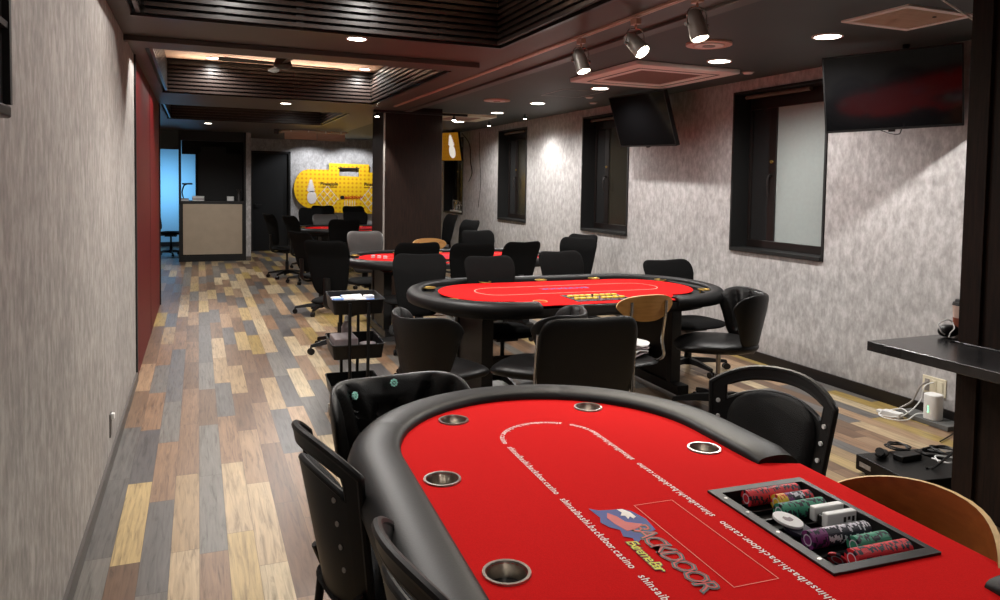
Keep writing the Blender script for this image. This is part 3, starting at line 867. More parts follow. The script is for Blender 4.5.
T2, zt2, tr2 = poker_table('poker_table', 'red felt poker table in the middle of the room with black rail', (2.47, 4.74, 0), -PI / 2 - .03, R=.59, H=.58, sx=1.14, sy=1.0, race=True, cups='gold', ye=.47, leg_y=.72)
T3, zt3, tr3 = poker_table('poker_table', 'third poker table standing in front of the dark pillar, red lower edge', (2.40, 7.22, 0), -PI / 2 - .02, R=.59, H=.56, sx=1.10, sy=1.0, ye=.40, race=True, cups='gold', apron='red', leg_y=.72)
T4, zt4, tr4 = poker_table('poker_table', 'farthest poker table, half hidden behind the pillar', (2.55, 12.1, 0), -PI / 2, R=.59, H=.60, sx=1.1, race=True, cups='gold', leg_y=.72)

# chip stacks on the middle table's tray
def tw(T, x, y, z):
    a = T.rotation_euler.z; c, s = math.cos(a), math.sin(a); return Vector((T.location.x + x * c - y * s, T.location.y + x * s + y * c, z))
def flat_tray(T, tr, zt, lab, chips=True):
    cx = (tr[0][0] + tr[1][0]) / 2
    t = thing('chip_tray', lab, 'chip tray', tw(T, cx, 0, zt - .001), T.rotation_euler.z)
    bm = BM(); band(bm, [(-.12, -.185), (.12, -.185), (.12, .185), (-.12, .185)], [(-.138, -.203), (.138, -.203), (.138, .203), (-.138, .203)], 0, .004); obj('rim', bm, M['black'], t)
    bm = BM(); box(bm, -.12, .12, -.185, .185, -.035, -.03); obj('trough', bm, M['black'], t)
    if not chips: return
    first = None
    for half in (-1, 1):
        for i in range(4):
            for j in range(2):
                x = cx - .06 + j * .105 ; y = half * (.03 + i * .045) 
                if first is None:
                    first = thing('chip_stack', 'little stack of yellow topped chips in the tray of the middle table', 'chip stack', (0, 0, 0), 0, 'yellow topped chip stacks on the middle table')
                    bm = BM()
                    for k in range(9): cyl(bm, (0, 0, k * .0034), (0, 0, k * .0034 + .0030), .0195, n=16, mi=(1 if k % 2 else 0))
                    obj('lower_chips', bm, [M['chip_purple'], M['chip_white']], first)
                    bm = BM(); cyl(bm, (0, 0, .031), (0, 0, .040), .0195, n=16); obj('top_chips', bm, M['chip_yellow'], first)
                    o = first
                else: o = copy_tree(first)
                o.location = tw(T, x, y, zt - .029)
flat_tray(T2, tr2, zt2, 'chip tray with two blocks of chips on the middle table')
flat_tray(T3, tr3, zt3, 'empty black chip tray on the table in front of the pillar', False)
flat_tray(T4, tr4, zt4, 'black chip tray on the farthest poker table', False)
# bits on far tables
def small_stack(name, lab, cat, loc, mats, n=4, r=.02):
    t = thing(name, lab, cat, loc)
    for k in range(n):
        bm = BM(); cyl(bm, (0, 0, k * .008), (0, 0, k * .008 + .0078), r, n=16); obj('chip', bm, M[mats[k % len(mats)]], t)
for k in range(3):
    small_stack('chip_stack', 'small white chip stack at the left end of the table before the pillar', 'chip stack', tw(T3, -.02 + .05 * k, -.80 + .05 * k, zt3), ['chip_white', 'pink'], 3)
    COL.objects[-1]
for o in list(COL.objects):
    if o.get('label', '').startswith('small white chip stack'): o['group'] = 'white chip stacks at the left end of the third table'
t = thing('card_box', 'pink and white open card box on the farthest poker table', 'box', tw(T4, .0, -.30, zt4), .3)
boxobj('box_body', M['whitep'], (-.13, .13, -.09, .09, 0, .05), t, bevel=.004); boxobj('box_lid', M['pink'], (-.12, .10, -.07, .07, .05, .075), t, bevel=.004)

# ------------------------------------------------------------------ chairs
def star_base(t, r=.29, post=(.06, .40), mat='plastic', postmat='plastic', casters=True, gas_r=.025):
    bm = BM(); cyl(bm, (0, 0, post[0]), (0, 0, (post[0] + post[1]) * .55), gas_r * 1.15, gas_r, 14); cyl(bm, (0, 0, (post[0] + post[1]) * .5), (0, 0, post[1]), gas_r * .65, n=12)
    obj('gas_lift', bm, M[postmat], t, smooth=True)
    for k in range(5):
        a = 2 * PI * k / 5 + .3; d = Vector((math.cos(a), math.sin(a), 0)); n = Vector((-d.y, d.x, 0))
        bm = BM()
        P = [Vector((0, 0, .10)) , d * r * .5 + Vector((0, 0, .095)), d * r + Vector((0, 0, .075))]
        W = [.028, .022, .015]; HH = [.026, .020, .012]; rows = []
        for p_, w, h in zip(P, W, HH): rows.append([bm.verts.new(p_ + n * w * sx_ + Vector((0, 0, h * sz_))) for sx_, sz_ in ((-1, -1), (1, -1), (.6, 1), (-.6, 1))])
        for i in range(2):
            for j in range(4): bm.faces.new((rows[i][j], rows[i][(j + 1) % 4], rows[i + 1][(j + 1) % 4], rows[i + 1][j]))
        bm.faces.new(rows[0][::-1]); bm.faces.new(rows[-1])
        lg = obj('leg', bm, M[mat], t)
        if casters:
            bm = BM(); c = d * r
            cyl(bm, c + n * .020 + Vector((0, 0, .028)), c + n * .006 + Vector((0, 0, .028)), .028, n=14); cyl(bm, c - n * .020 + Vector((0, 0, .028)), c - n * .006 + Vector((0, 0, .028)), .028, n=14)
            cyl(bm, c + Vector((0, 0, .03)), c + Vector((0, 0, .075)), .008, n=8); cyl(bm, c + n * .006 + Vector((0, 0, .028)), c - n * .006 + Vector((0, 0, .028)), .014, n=10)
            obj('caster', bm, M['plastic'], lg)

def mesh_chair(mat='fabric', label='black office chair'):
    """task chair, faces +y, origin on the floor under the post"""
    t = thing('office_chair', label, 'chair'); star_base(t)
    def back(a, b):     # a across, b up (0 bottom .. 1 top)
        h = .50; z = .52 + h * b; lean = -.20 - .10 * b - .05 * max(0, b - .72) * 3.0
        return Vector((a, lean + .38 * a * a, z))
    def warp(x, y):
        v = (y + .5)
        w = .70 + .30 * min(1, v / .95)
        x2 = x * w
        if y > 0: y = y - .035 * max(0, 1 - (abs(x) / .17) ** 2) * (y / .5)
        return x2, y
    o = [(x, y + .5) for x, y in superell(.232, .5, 4.8, 56, warp=warp)]
    bm = BM(); pad(bm, o, back, .016, .016, 8, 8); obj('backrest', bm, M[mat], t, smooth=True)
    bm = BM()
    tube(bm, smoothpath([(0, -.04, .42), (0, -.20, .41), (0, -.27, .46), (0, -.265, .56), (0, -.275, .68)]), .022, 10, sx=1.6, sy=.6); obj('back_support', bm, M['plastic'], t, smooth=True)
    def seat(a, b): return Vector((a, b, .455 - .9 * max(0, b - .12) ** 2 * 2.0))
    bm = BM(); pad(bm, superell(.235, .225, 3.6, 48), seat, .030, .028, 8, 5); obj('seat', bm, M['fabric'], t, smooth=True)
    bm = BM(); box(bm, -.09, .09, -.10, .10, .385, .43); obj('seat_plate', bm, M['plastic'], t, bevel=.005)
    return t

def shell_chair(teal=False, label='', quilt=True, hh=.42, wrap=1.55, postmat='steel'):
    """padded wrap-around shell on a star base; faces +y"""
    t = thing('shell_chair', label, 'chair'); star_base(t, r=.27, postmat=postmat, gas_r=.022)
    Rr = .235
    def back(a, b):          # mirrored in a so that the sheet's front side is the sitter's side
        r_ = Rr * (.95 + .13 * b)
        return Vector((-r_ * math.sin(a), -r_ * math.cos(a) + .02 - .05 * b, .40 + hh * b + .05 * (1 - math.cos(a)) * (1 - b)))
    def warp(x, y):
        v = y + .5
        w = .80 + .20 * max(0, min(1, (v - .25) / .45)) ** 1.5
        if y > 0: y -= .10 * (math.cos(x / wrap * PI) * .5 + .5) * (y / .5)
        return x * w, y
    o = [(x, y + .5) for x, y in superell(wrap, .5, 3.2, 72, warp=warp)]
    def groove(a, b):
        g = 0
        for (a0, b0, a1, b1) in SEAMS:
            if min(b0, b1) - .02 <= b <= max(b0, b1) + .1:
                k = (b - b0) / (b1 - b0); d = abs(a - (a0 + (a1 - a0) * k)); g = max(g, max(0, 1 - d / .13))
        return .030 * g
    SEAMS = ((-1.15, .95, -.75, .25), (-.35, .25, -.75, .95), (-.35, .25, 0, .90), (0, .90, .35, .25), (.75, .95, .35, .25), (1.15, .95, .75, .25))
    bm = BM(); pad(bm, o, back, .034, .016, 22, 5, groove=groove if quilt else None)
    ob = obj('backrest', bm, M['leather2'], t, smooth=True)
    def nb(a, b):
        e = 1e-3; return ((back(a + e, b) - back(a - e, b)).cross(back(a, b + e) - back(a, b - e))).normalized()
    if teal:
        bm = BM()
        for (a0, b0) in ((-.66, .80), (.12, .84)):
            n = nb(a0, b0); c = back(a0, b0) + n * .0335
            u = n.cross(Vector((0, 0, 1))).normalized(); v = u.cross(n)
            for k in range(8):
                q = c + (u * math.cos(k * PI / 4) + v * math.sin(k * PI / 4)) * .010
                cyl(bm, q - n * .006, q + n * .002, .0040, n=8)
            cyl(bm, c - n * .006, c + n * .002, .0035, n=8)
        obj('emblem', bm, M['teal'], t)
    def seat(a, b): return Vector((a, b, .455 - 1.2 * max(0, b - .10) ** 2))
    bm = BM(); pad(bm, superell(.225, .25, 2.6, 48, 0, .02), seat, .038, .055, 9, 3.5); obj('seat', bm, M['leather2'], t, smooth=True)
    bm = BM()
    tube(bm, smoothpath([(.0, 0, .40), (.12, .03, .395), (.22, .03, .375)]), .007, 8); obj('lift_lever', bm, M['plastic'], t)
    return t

def plastic_chair(label=''):
    """stacking chair: plastic frame with a hand slot over a woven back cushion; faces +y"""
    t = thing('stacking_chair', label, 'chair')
    Rr = .40
    def sf(a, b, off=0):     # a across metres, b height metres
        th = a / Rr; lean = (b - .45) * .20
        return Vector((( Rr + off) * math.sin(th), -(.20 + lean) - (Rr + off) * math.cos(th) + Rr + .0, b))
    hw = .225; zt = .86
    def halfw(z): return .195 + .045 * min(1, max(0, (z - .45) / .35))
    # frame: side rails + top arch + slot + lower panel, as a grid with the slot left open
    NA, NB = 26, 30; zs0, zs1 = .765, .815
    grid = {}
    bm = BM()
    def topz(u): return .795 + .072 * (1 - abs(u) ** 2.4)      # arched top edge
    def slot_lo(u): return .735 + .052 * (1 - (abs(u) / .80) ** 2)
    def slot_hi(u): return topz(u) - .034
    def P(u, z, off): return sf(u * halfw(z), z, off)
    def quadstrip(us, lo, hi, n):
        for i in range(len(us) - 1):
            for j in range(n):
                q = []
                for (u, jj) in ((us[i], j), (us[i + 1], j), (us[i + 1], j + 1), (us[i], j + 1)):
                    l, h_ = lo(u), hi(u); q.append((u, l + (h_ - l) * jj / n))
                for off, fl in ((-.008, 1), (.008, -1)):
                    bm.faces.new([bm.verts.new(P(u, z, off)) for u, z in q][::fl])
    U = [-1 + 2 * i / NA for i in range(NA + 1)]
    mid = [u for u in U if abs(u) <= .80]; left = [u for u in U if u <= -.76]; right = [u for u in U if u >= .76]
    a = .80; mid = [-a + 2 * a * i / 20 for i in range(21)]; left = [-1, -.93, -.86, -.80]; right = [.80, .86, .93, 1]
    quadstrip(mid, slot_hi, topz, 2); quadstrip(mid, lambda u: .44, slot_lo, 8)
    quadstrip(left, lambda u: .44, topz, 10); quadstrip(right, lambda u: .44, topz, 10)
    bmesh.ops.remove_doubles(bm, verts=bm.verts, dist=1e-5)
    be = [e for e in bm.edges if len(e.link_faces) == 1]
    # close the rims between the two skins
    vin = {}
    for e in be:
        pass
    def keyof(v): return None
    bmesh.ops.recalc_face_normals(bm, faces=bm.faces)
    fr = obj('back_frame', bm, M['plastic'], t, smooth=True)
    for loop in ('outer', 'slot'):
        bm = BM(); pts = []
        if loop == 'outer':
            for z in [.44 + .35 * k / 12 for k in range(13)]: pts.append(P(-1, z, 0))
            pts += [P(u, topz(u), 0) for u in [-1 + 2 * k / 24 for k in range(25)]]
            for z in [.795 - .355 * k / 12 for k in range(13)]: pts.append(P(1, z, 0))
            tube(bm, pts, .0105, 8); obj('frame_edge', bm, M['plastic'], t, smooth=True)
        else:
            pts = [P(u, slot_hi(u), 0) for u in [-.8 + 1.6 * k / 20 for k in range(21)]] + [P(u, slot_lo(u), 0) for u in [.8 - 1.6 * k / 20 for k in range(21)]]
            tube(bm, pts, .009, 8, closed=True); obj('hand_slot_rim', bm, M['plastic'], t, smooth=True)
    # cushion on the inner face
    def inn(a_, b_): return sf(a_, b_, -.010)
    def cw(x, y):
        if y > 0: y = y - .0 
        return x, y
    o = superell(.165, .135, 3.0, 48, 0, .635, warp=lambda x, y: (x * (1 + .12 * y / .13), y + (.020 * (1 - (x / .165) ** 2) if y > 0 else 0)))
    bm = BM(); pad(bm, o, lambda a_, b_: inn(a_, b_), .0, .034, 9, 5); obj('back_cushion', bm, M['weave'], t, smooth=True)
    for s in (-1, 1):
        for z in (.68, .735, .625):
            p = P(s * .90, z, -.010); q = P(s * .90, z, -.016); bm = BM(); cyl(bm, p, q, .0075, n=12); obj('bolt', bm, M['white'], t, smooth=True)
    # ventilation holes: small grey studs through the rear skin
    bm = BM()
    for i in range(4):
        for s in (-1, 1):
            z = .55 + i * .06; p = P(s * .62, z, .008); q = P(s * .62, z, .0105); cyl(bm, p, q, .007, n=10)
    obj('rear_rivet', bm, M['lampgrey'], t)
    def seat(a_, b_): return Vector((a_, b_, .445 - .8 * max(0, b_ - .1) ** 2))
    bm = BM(); pad(bm, superell(.22, .215, 3.5, 44, 0, .0), seat, .02, .015, 7, 6); obj('seat', bm, M['weave'], t, smooth=True)
    for sx_ in (-1, 1):
        for sy_ in (-1, 1):
            bm = BM(); tube(bm, smoothpath([(sx_ * .19, sy_ * .17, .43), (sx_ * .205, sy_ * .19, .2), (sx_ * .22, sy_ * .215, 0)]), .012, 10); obj('leg', bm, M['plastic'], t, smooth=True)
    for sx_ in (-1, 1):
        bm = BM(); tube(bm, [(sx_ * .19, -.16, .43), (sx_ * .185, -.19, .50)], .013, 8); obj('back_bracket', bm, M['plastic'], t)
    return t

def wood_chair(label='', ply='ply', bag=False, w=.20, hgt=.085, zc=.80, curve=1.1):
    """retro chair, plywood back on two bent chrome tubes; faces +y"""
    t = thing('wooden_chair', label, 'chair')
    def back(a, b): return Vector((a, -.21 - .10 * (b - .5) + curve * a * a, b))
    def warp(x, y):
        if y < 0: x *= 1 - .30 * (-y / hgt)
        else: y *= .85
        return x, y
    o = superell(w, hgt, 2.5, 56, 0, zc, warp=warp)
    bm = BM(); plate(bm, o, back, .013, 0, 1); obj('backrest', bm, [M[ply], M['plyedge']], t, smooth=True)
    for s in (-1, 1):
        xa = s * .62 * w
        bm = BM(); pts = smoothpath([(xa, back(xa, zc + .03).y - .016, zc + .035), (xa, back(xa, zc - .05).y - .018, zc - .06), (xa * 1.05, -.205, .60), (xa * 1.2, -.19, .48), (xa * 1.25, .0, .425), (xa * 1.28, .17, .41), (xa * 1.38, .20, .36), (xa * 1.5, .215, .1), (xa * 1.5, .19, .022), (xa * 1.5, .0, .015), (xa * 1.5, -.20, .015)], 5)
        tube(bm, pts, .0095, 10); obj('frame_tube', bm, M['chrome'], t, smooth=True)
        bm = BM()
        for dz in (.02, -.03): cyl(bm, (xa, back(xa, zc + dz).y - .02, zc + dz), (xa, back(xa, zc + dz).y + .011, zc + dz), .006, n=10)
        obj('screw', bm, M['chrome'], t)
    def seat(a, b): return Vector((a, b, .44 - .7 * max(0, b - .1) ** 2))
    bm = BM(); pad(bm, superell(.195, .20, 2.8, 44, 0, .01), seat, .016, .010, 7, 6); obj('seat', bm, M['leather2'] if ply == 'ply' else M[ply], t, smooth=True)
    bm = BM(); cyl(bm, (-.18, .19, .05), (.18, .19, .05), .008, n=8); obj('cross_bar', bm, M['chrome'], t)
    return t

def lounge_chair(label, mat='leather2'):
    """tall plain leather back, chrome tube frame; faces +y"""
    t = thing('leather_chair', label, 'chair')
    def back(a, b): return Vector((a, -.20 - .16 * (b - .45) + .28 * a * a, b))
    def warp(x, y):
        if y > 0: y -= .012 * (1 - (x / .25) ** 2)
        return x, y
    bm = BM(); pad(bm, superell(.262, .225, 5.5, 60, 0, .665, warp=warp), back, .020, .020, 10, 9); obj('backrest', bm, M[mat], t, smooth=True)
    def seat(a, b): return Vector((a, b, .44 - .9 * max(0, b - .12) ** 2))
    bm = BM(); pad(bm, superell(.24, .23, 4.5, 48, 0, .02), seat, .03, .03, 8, 6); obj('seat', bm, M[mat], t, smooth=True)
    for s in (-1, 1):
        bm = BM(); pts = smoothpath([(s * .256, -.225, .80), (s * .258, -.20, .60), (s * .255, -.19, .43), (s * .25, .05, .40), (s * .25, .22, .385), (s * .25, .25, .34), (s * .25, .25, .06), (s * .25, .22, .015), (s * .25, .0, .012), (s * .25, -.24, .012)], 5)
        tube(bm, pts, .011, 10); obj('frame_tube', bm, M['chrome'], t, smooth=True)
    bm = BM(); cyl(bm, (-.25, -.24, .012), (.25, -.24, .012), .011, n=10); obj('floor_bar', bm, M['chrome'], t)
    return t

D = math.radians
mc = mesh_chair(); used = False
def put_mesh(x, y, face, label, z=1.0, mat=None):
    """face: compass angle the sitter looks at, 0 = +y, 90 = -x"""
    global used
    o = place(mc, used, (x, y, 0), D(face), label, None, (1, 1, z) if z != 1 else None); used = True
    if mat:
        for c in o.children:
            if c.name.startswith('backrest'):
                c.data = c.data.copy(); c.data.materials.clear(); c.data.materials.append(mat)
    return o
# (x, y) is under the post; the back stands .28 behind
GM = M['greyleather']
for x, y, face, z, mat, lab in (
    (1.17, 6.62, -35, 1.0, None, 'black office chair at the left end of the third table, behind the trolley'),
    (1.50, 5.22, 165, .95, None, 'black office chair on the far side of the middle table, at its left end'),
    (2.08, 5.03, 180, .94, None, 'black office chair behind the middle table, second from its left end'),
    (2.79, 5.20, 182, .95, None, 'black office chair on the far side of the middle table, right of its centre'),
    (3.70, 5.02, 184, .875, None, 'low black office chair behind the right end of the middle table by the grey wall'),
    (1.75, 6.50, 2, .985, None, 'black office chair on the near side of the third table, left of the pillar base'),
    (2.25, 6.41, -3, .98, None, 'black office chair on the near side of the third table, centre'),
    (2.78, 6.66, 8, .965, None, 'black office chair at the near right corner of the third table'),
    (3.05, 7.93, 178, .95, None, 'black office chair beyond the third table, right of the pillar'),
    (3.66, 6.95, 140, .93, None, 'black office chair turned at an angle by the right wall under the second window'),
    (3.90, 7.50, 120, .93, None, 'black office chair closest to the right wall, partly hidden by the angled one'),
    (3.53, 11.45, 100, 1.0, None, 'black office chair seen edge on by the far window sill'),
    (3.35, 9.95, 110, .98, None, 'black office chair leaning toward the wall between two windows'),
    (1.50, 11.25, -65, 1.0, None, 'black office chair at the left end of the farthest table, turned to it'),
    (1.28, 11.95, -70, 1.0, None, 'black office chair just behind the one at the left end of the farthest table'),
    (1.87, 10.60, 0, .985, None, 'black office chair on the near side of the farthest table'),
    (1.78, 13.20, 165, 1.03, None, 'leftmost black office chair beyond the farthest table, before the yellow board'),
    (2.16, 13.85, 180, 1.05, None, 'black office chair beyond the farthest table, second from the left'),
    (2.74, 13.62, 190, 1.05, None, 'black office chair beyond the farthest table, third from the left'),
    (2.58, 12.92, 178, .97, None, 'black office chair behind the farthest table next to the pillar edge'),
    (3.12, 12.95, 178, .97, None, 'black office chair behind the farthest table, partly hidden by the pillar'),
    (2.02, 12.66, 180, .94, GM, 'grey backed office chair at the far side of the farthest table'),
    (1.74, 8.02, 180, .945, GM, 'grey leather backed office chair beyond the third table, left of the pillar'),
    (1.30, 8.62, -60, .94, None, 'low black office chair between the third and the farthest tables, beside the aisle')):
    o = put_mesh(x, y, face, lab, z, mat)
    if 'low black office chair behind the right' in lab: o.scale.x = 1.2; o.location.x += .03
    elif y < 10: o.scale.x = .95

shell_chair(label='black leather shell chair at the near left corner of the middle table').location = (1.27, 3.97, 0)
sc1 = [o for o in COL.objects if o.name.startswith('shell_chair')][-1]; sc1.rotation_euler.z = D(-72)
s2 = copy_tree(sc1); s2.location = (1.82, 3.86, 0); s2.rotation_euler.z = D(48); s2['label'] = 'black leather shell chair facing left behind the plain leather chair'
s3 = copy_tree(sc1); s3.location = (3.22, 4.0, 0); s3.rotation_euler.z = D(62); s3.scale = (1.08, 1.08, 1.04); s3['label'] = 'black quilted shell chair at the right end of the middle table'
s4 = shell_chair(teal=True, label='black quilted shell chair with teal emblems at the far end of the nearest table'); s4.location = (.65, 2.35, 0); s4.rotation_euler.z = D(186); s4.scale = (1, 1, 1.03)
lc = lounge_chair('plain black leather chair with chrome tube frame between the two nearest tables'); lc.location = (1.74, 3.33, 0); lc.rotation_euler.z = D(-3)
w1 = wood_chair('light wooden backed chair with chrome tubes at the dealer side of the middle table'); w1.location = (2.42, 3.90, 0); w1.rotation_euler.z = D(4)
w3 = copy_tree(w1); w3.location = (2.45, 7.98, 0); w3.rotation_euler.z = D(178); w3['label'] = 'wooden backed chair beyond the third table in front of the pillar'
w2 = wood_chair('amber wooden chair at the dealer side of the nearest table', 'plydark', w=.265, hgt=.175, zc=.665, curve=2.2); w2.location = (1.36, 1.18, 0); w2.rotation_euler.z = D(83)
p1 = plastic_chair('black stacking chair with hand slot at the right of the nearest table'); p1.location = (1.625, 1.91, 0); p1.rotation_euler.z = D(110)
p2 = copy_tree(p1); p2.location = (.51, 1.91, 0); p2.rotation_euler.z = D(-80); p2.scale = (.85, 1, 1.02); p2['label'] = 'black stacking chair at the left of the nearest table, standing farther from the camera'
p3 = copy_tree(p1); p3.location = (.585, 1.27, 0); p3.rotation_euler.z = D(-84); p3['label'] = 'black stacking chair at the left of the nearest table, cut off by the lower edge'

# clear plastic bag of papers on the wooden dealer chair's seat
t = thing('papers_bundle', 'bundle of white papers in clear wrap on the light wooden chair', 'papers', (2.46, 3.93, .458), .3)
for k in range(4):
    bm = BM(); pad(bm, superell(.13 - .008 * k, .10, 4, 32, .01 * k, 0), lambda a, b, k=k: Vector((a, b, .012 + k * .02 + .01 * math.sin(a * 30 + k))), .009, .009, 5, 8); obj('sheet', bm, M['white'] if k % 2 else M['card'], t, smooth=True)

# ------------------------------------------------------------------ trolley
t = thing('trolley', 'black three tier metal trolley on casters in the aisle', 'trolley', (.895, 4.58, 0), D(-3))
def trayb(z, name='tray'):
    bm = BM(); w, d, h = .155, .20, .085
    o0 = rrect(-w + .012, w - .012, -d + .012, d - .012, .02); o1 = rrect(-w, w, -d, d, .025)
    V0 = [bm.verts.new((x, y, z - h)) for x, y in o0]; V1 = [bm.verts.new((x, y, z)) for x, y in o1]; V2 = [bm.verts.new((x * .97, y * .975, z)) for x, y in o1]; V3 = [bm.verts.new((x * .96, y * .965, z - h + .006)) for x, y in o0]
    k = len(o0)
    for A, B in ((V0, V1), (V1, V2), (V2, V3)):
        for i in range(k): bm.faces.new((A[i], A[(i + 1) % k], B[(i + 1) % k], B[i]))
    bm.faces.new(V0[::-1]); bm.faces.new(V3)
    obj(name, bm, M['plastic'], t, smooth=True)
    bm = BM(); tube(bm, [(x, y, z) for x, y in o1], .004, 6, closed=True); obj('tray_rim', bm, M['leather'], t)
for z in (.80, .53, .27): trayb(z)
for s in (-1, 1):
    bm = BM()
    for x in (-.055, .055): tube(bm, smoothpath([(x, s * .205, .785), (x, s * .208, .5), (x, s * .208, .12), (x * 2.2, s * .195, .09)], 4), .010, 8)
    obj('upright', bm, M['plastic'], t)
    for x in (-.12, .12):
        bm = BM(); cyl(bm, (x - .012, s * .185, .03), (x + .012, s * .185, .03), .03, n=16); cyl(bm, (x, s * .185, .05), (x, s * .185, .17), .007, n=8)
        for dx_ in (-.017, .017): box(bm, x + dx_ - .0015, x + dx_ + .0015, s * .185 - .012, s * .185 + .012, .025, .075)
        box(bm, x - .018, x + .018, s * .185 - .012, s * .185 + .012, .072, .078)
        obj('caster', bm, M['steel'], t)
tp = t
# things on the trolley
def onT(x, y, z):
    a = D(-3); return (.895 + x * math.cos(a) - y * math.sin(a), 4.58 + x * math.sin(a) + y * math.cos(a), z)
random.seed(3)
cardm = ['white', 'orange', 'bluec', 'chip_white', 'card', 'chip_white', 'white', 'bluec']
for i in range(4):
    for j in range(6):
        h = .045 + random.random() * .025; mm = random.choice(cardm)
        nm = {'white': 'white', 'orange': 'orange', 'bluec': 'blue', 'card': 'grey', 'chip_white': 'pale grey', 'yel': 'yellow'}[mm]
        bm = BM(); box(bm, -.030, .030, -.024, .024, 0, h)
        o = obj('card_deck', bm, M[mm], loc=onT(-.102 + i * .068, -.145 + j * .057, .722), rot=(0, 0, random.uniform(-.12, .12)), bevel=.003)
        tag(o, '%s playing card box in the top tray of the trolley' % nm, 'card box', '%s card boxes in the trolley top tray' % nm)
tag(obj('storage_box', (lambda b: (box(b, -.07, .07, -.1, .1, 0, .11), b)[1])(BM()), M['card'], loc=onT(-.07, -.05, .452), bevel=.006), 'grey box in the middle tray of the trolley', 'box')
for k in range(5):
    bm = BM(); cyl(bm, (0, 0, 0), (0, 0, .012), .05, n=24); tag(obj('coaster', bm, M['chip_green'] if k < 3 else M['card'], loc=onT(.075, -.06, .452 + k * .0122), smooth=True), 'round coaster in the pile in the trolley middle tray', 'coaster', 'coasters piled in the trolley')
t = thing('carafe', 'dark bottle standing upright in the middle tray of the trolley', 'bottle', onT(-.03, .12, .452))
bm = BM(); cyl(bm, (0, 0, 0), (0, 0, .13), .035, .035, 16); cyl(bm, (0, 0, .13), (0, 0, .17), .035, .015, 16); obj('bottle_body', bm, M['card'], t, smooth=True)
bm = BM(); cyl(bm, (0, 0, .17), (0, 0, .20), .015, n=12); obj('cap', bm, M['white'], t)

# ------------------------------------------------------------------ side shelf by the near pillar
bm = BM(); prism(bm, [(2.89, 2.535), (4.505, 2.545), (4.505, 2.4), (3.96, 2.4), (3.96, 1.60), (3.295, 1.60), (3.295, 2.40), (3.25, 2.40), (3.25, 1.55), (2.88, 1.55)], .755, .80)
tag(obj('shelf_top', bm, M['stone'], bevel=.003), 'black marbled bar shelf wrapping the near dark pillar', 'shelf')
t = thing('coffee_cup', 'takeaway coffee cup with black lid on the bar shelf', 'cup', (3.44, 2.475, .80))
bm = BM(); cyl(bm, (0, 0, 0), (0, 0, .15), .030, .042, 24); obj('cup_body', bm, M['cup'], t, smooth=True)
bm = BM(); cyl(bm, (0, 0, .03), (0, 0, .09), .0335, .039, 24); obj('sleeve', bm, M['sleeve'], t, smooth=True)
bm = BM(); cyl(bm, (0, 0, .15), (0, 0, .165), .044, .040, 24); cyl(bm, (0, 0, .165), (0, 0, .178), .034, .03, 24); obj('lid', bm, M['black'], t, smooth=True)
t = thing('game_controller', 'black gadget with a loop of white cable on the bar shelf', 'gadget', (3.35, 2.475, .80))
bm = BM(); pad(bm, superell(.055, .035, 2.4, 32), lambda a, b: Vector((a, b, .03)), .03, .028, 6, 3); obj('housing', bm, M['plastic'], t, smooth=True)
bm = BM(); tube(bm, smoothpath([(-.05, -.02, .02), (-.075, -.02, .035), (-.07, .0, .065), (-.02, .0, .085), (.02, 0, .075), (.0, -.03, .05), (-.04, -.04, .03), (-.055, -.045, .012)], 6), .003, 6); obj('cable', bm, M['white'], t)

# wall outlet, router, duct ledge, adapters, cables
t = thing('wall_outlet', 'ivory wall outlet plate low on the right wall above the router', 'outlet', (XR, 3.41, .215))
bm = BM(); box(bm, -.008, 0, -.085, .085, -.06, .06); obj('plate', bm, M['offwhite'], t, bevel=.003)
for k in (-1, 0, 1):
    bm = BM(); box(bm, -.012, -.008, k * .048 - .017, k * .048 + .017, -.04, .04); obj('socket_insert', bm, M['offwhite'] if k != 1 else M['lampgrey'], t, bevel=.002)
t = thing('wall_outlet', 'small white outlet low on the left wall', 'outlet', (XL, 4.29, .22))
bm = BM(); box(bm, 0, .006, -.035, .035, -.06, .06); obj('plate', bm, M['base_l'], t, bevel=.002)
bm = BM(); box(bm, .006, .022, -.015, .015, .03, .06); obj('plug', bm, M['white'], t, bevel=.003)
tag(boxobj('cable_duct', M['greybox'], (4.34, XR - .015, 3.18, 3.56, 0, .03), bevel=.003), 'grey floor cable duct under the white router', 'cable duct')
t = thing('router', 'white upright router with green lights by the right wall', 'router', (4.40, 3.33, .03))
bm = BM(); prism(bm, superell(.048, .05, 3.0, 40), 0, .165); obj('case', bm, M['white'], t, smooth=True, bevel=.006)
bm = BM()
for k in range(4): box(bm, -.0498, -.0488, -.003, .003, .05 + k * .012, .055 + k * .012)
obj('indicator_light', bm, M['led'], t)
t = thing('power_strip', 'white power adapter block lying on the floor left of the router', 'power adapter', (4.28, 3.53, 0), .2)
bm = BM(); box(bm, -.03, .03, -.06, .06, 0, .035); obj('block', bm, M['white'], t, bevel=.005)
bm = BM(); box(bm, -.005, .035, .07, .11, 0, .02); obj('plug', bm, M['white'], t, bevel=.003)
def cable(name, pts, r, mat, label, n=6):
    bm = BM(); tube(bm, smoothpath(pts, n), r, 6); tag(obj(name, bm, M[mat], smooth=True), label, 'cable')
cable('cable', [(4.50, 3.45, .24), (4.45, 3.47, .20), (4.42, 3.5, .10), (4.38, 3.55, .045), (4.36, 3.55, .04)], .006, 'lampgrey', 'dark grey cable dropping from the wall outlet to the floor')
cable('cable', [(4.50, 3.41, .24), (4.43, 3.42, .22), (4.42, 3.44, .12), (4.35, 3.46, .045), (4.26, 3.48, .012), (4.2, 3.56, .012), (4.3, 3.62, .012)], .004, 'white', 'white cable curling from the wall outlet past the router')
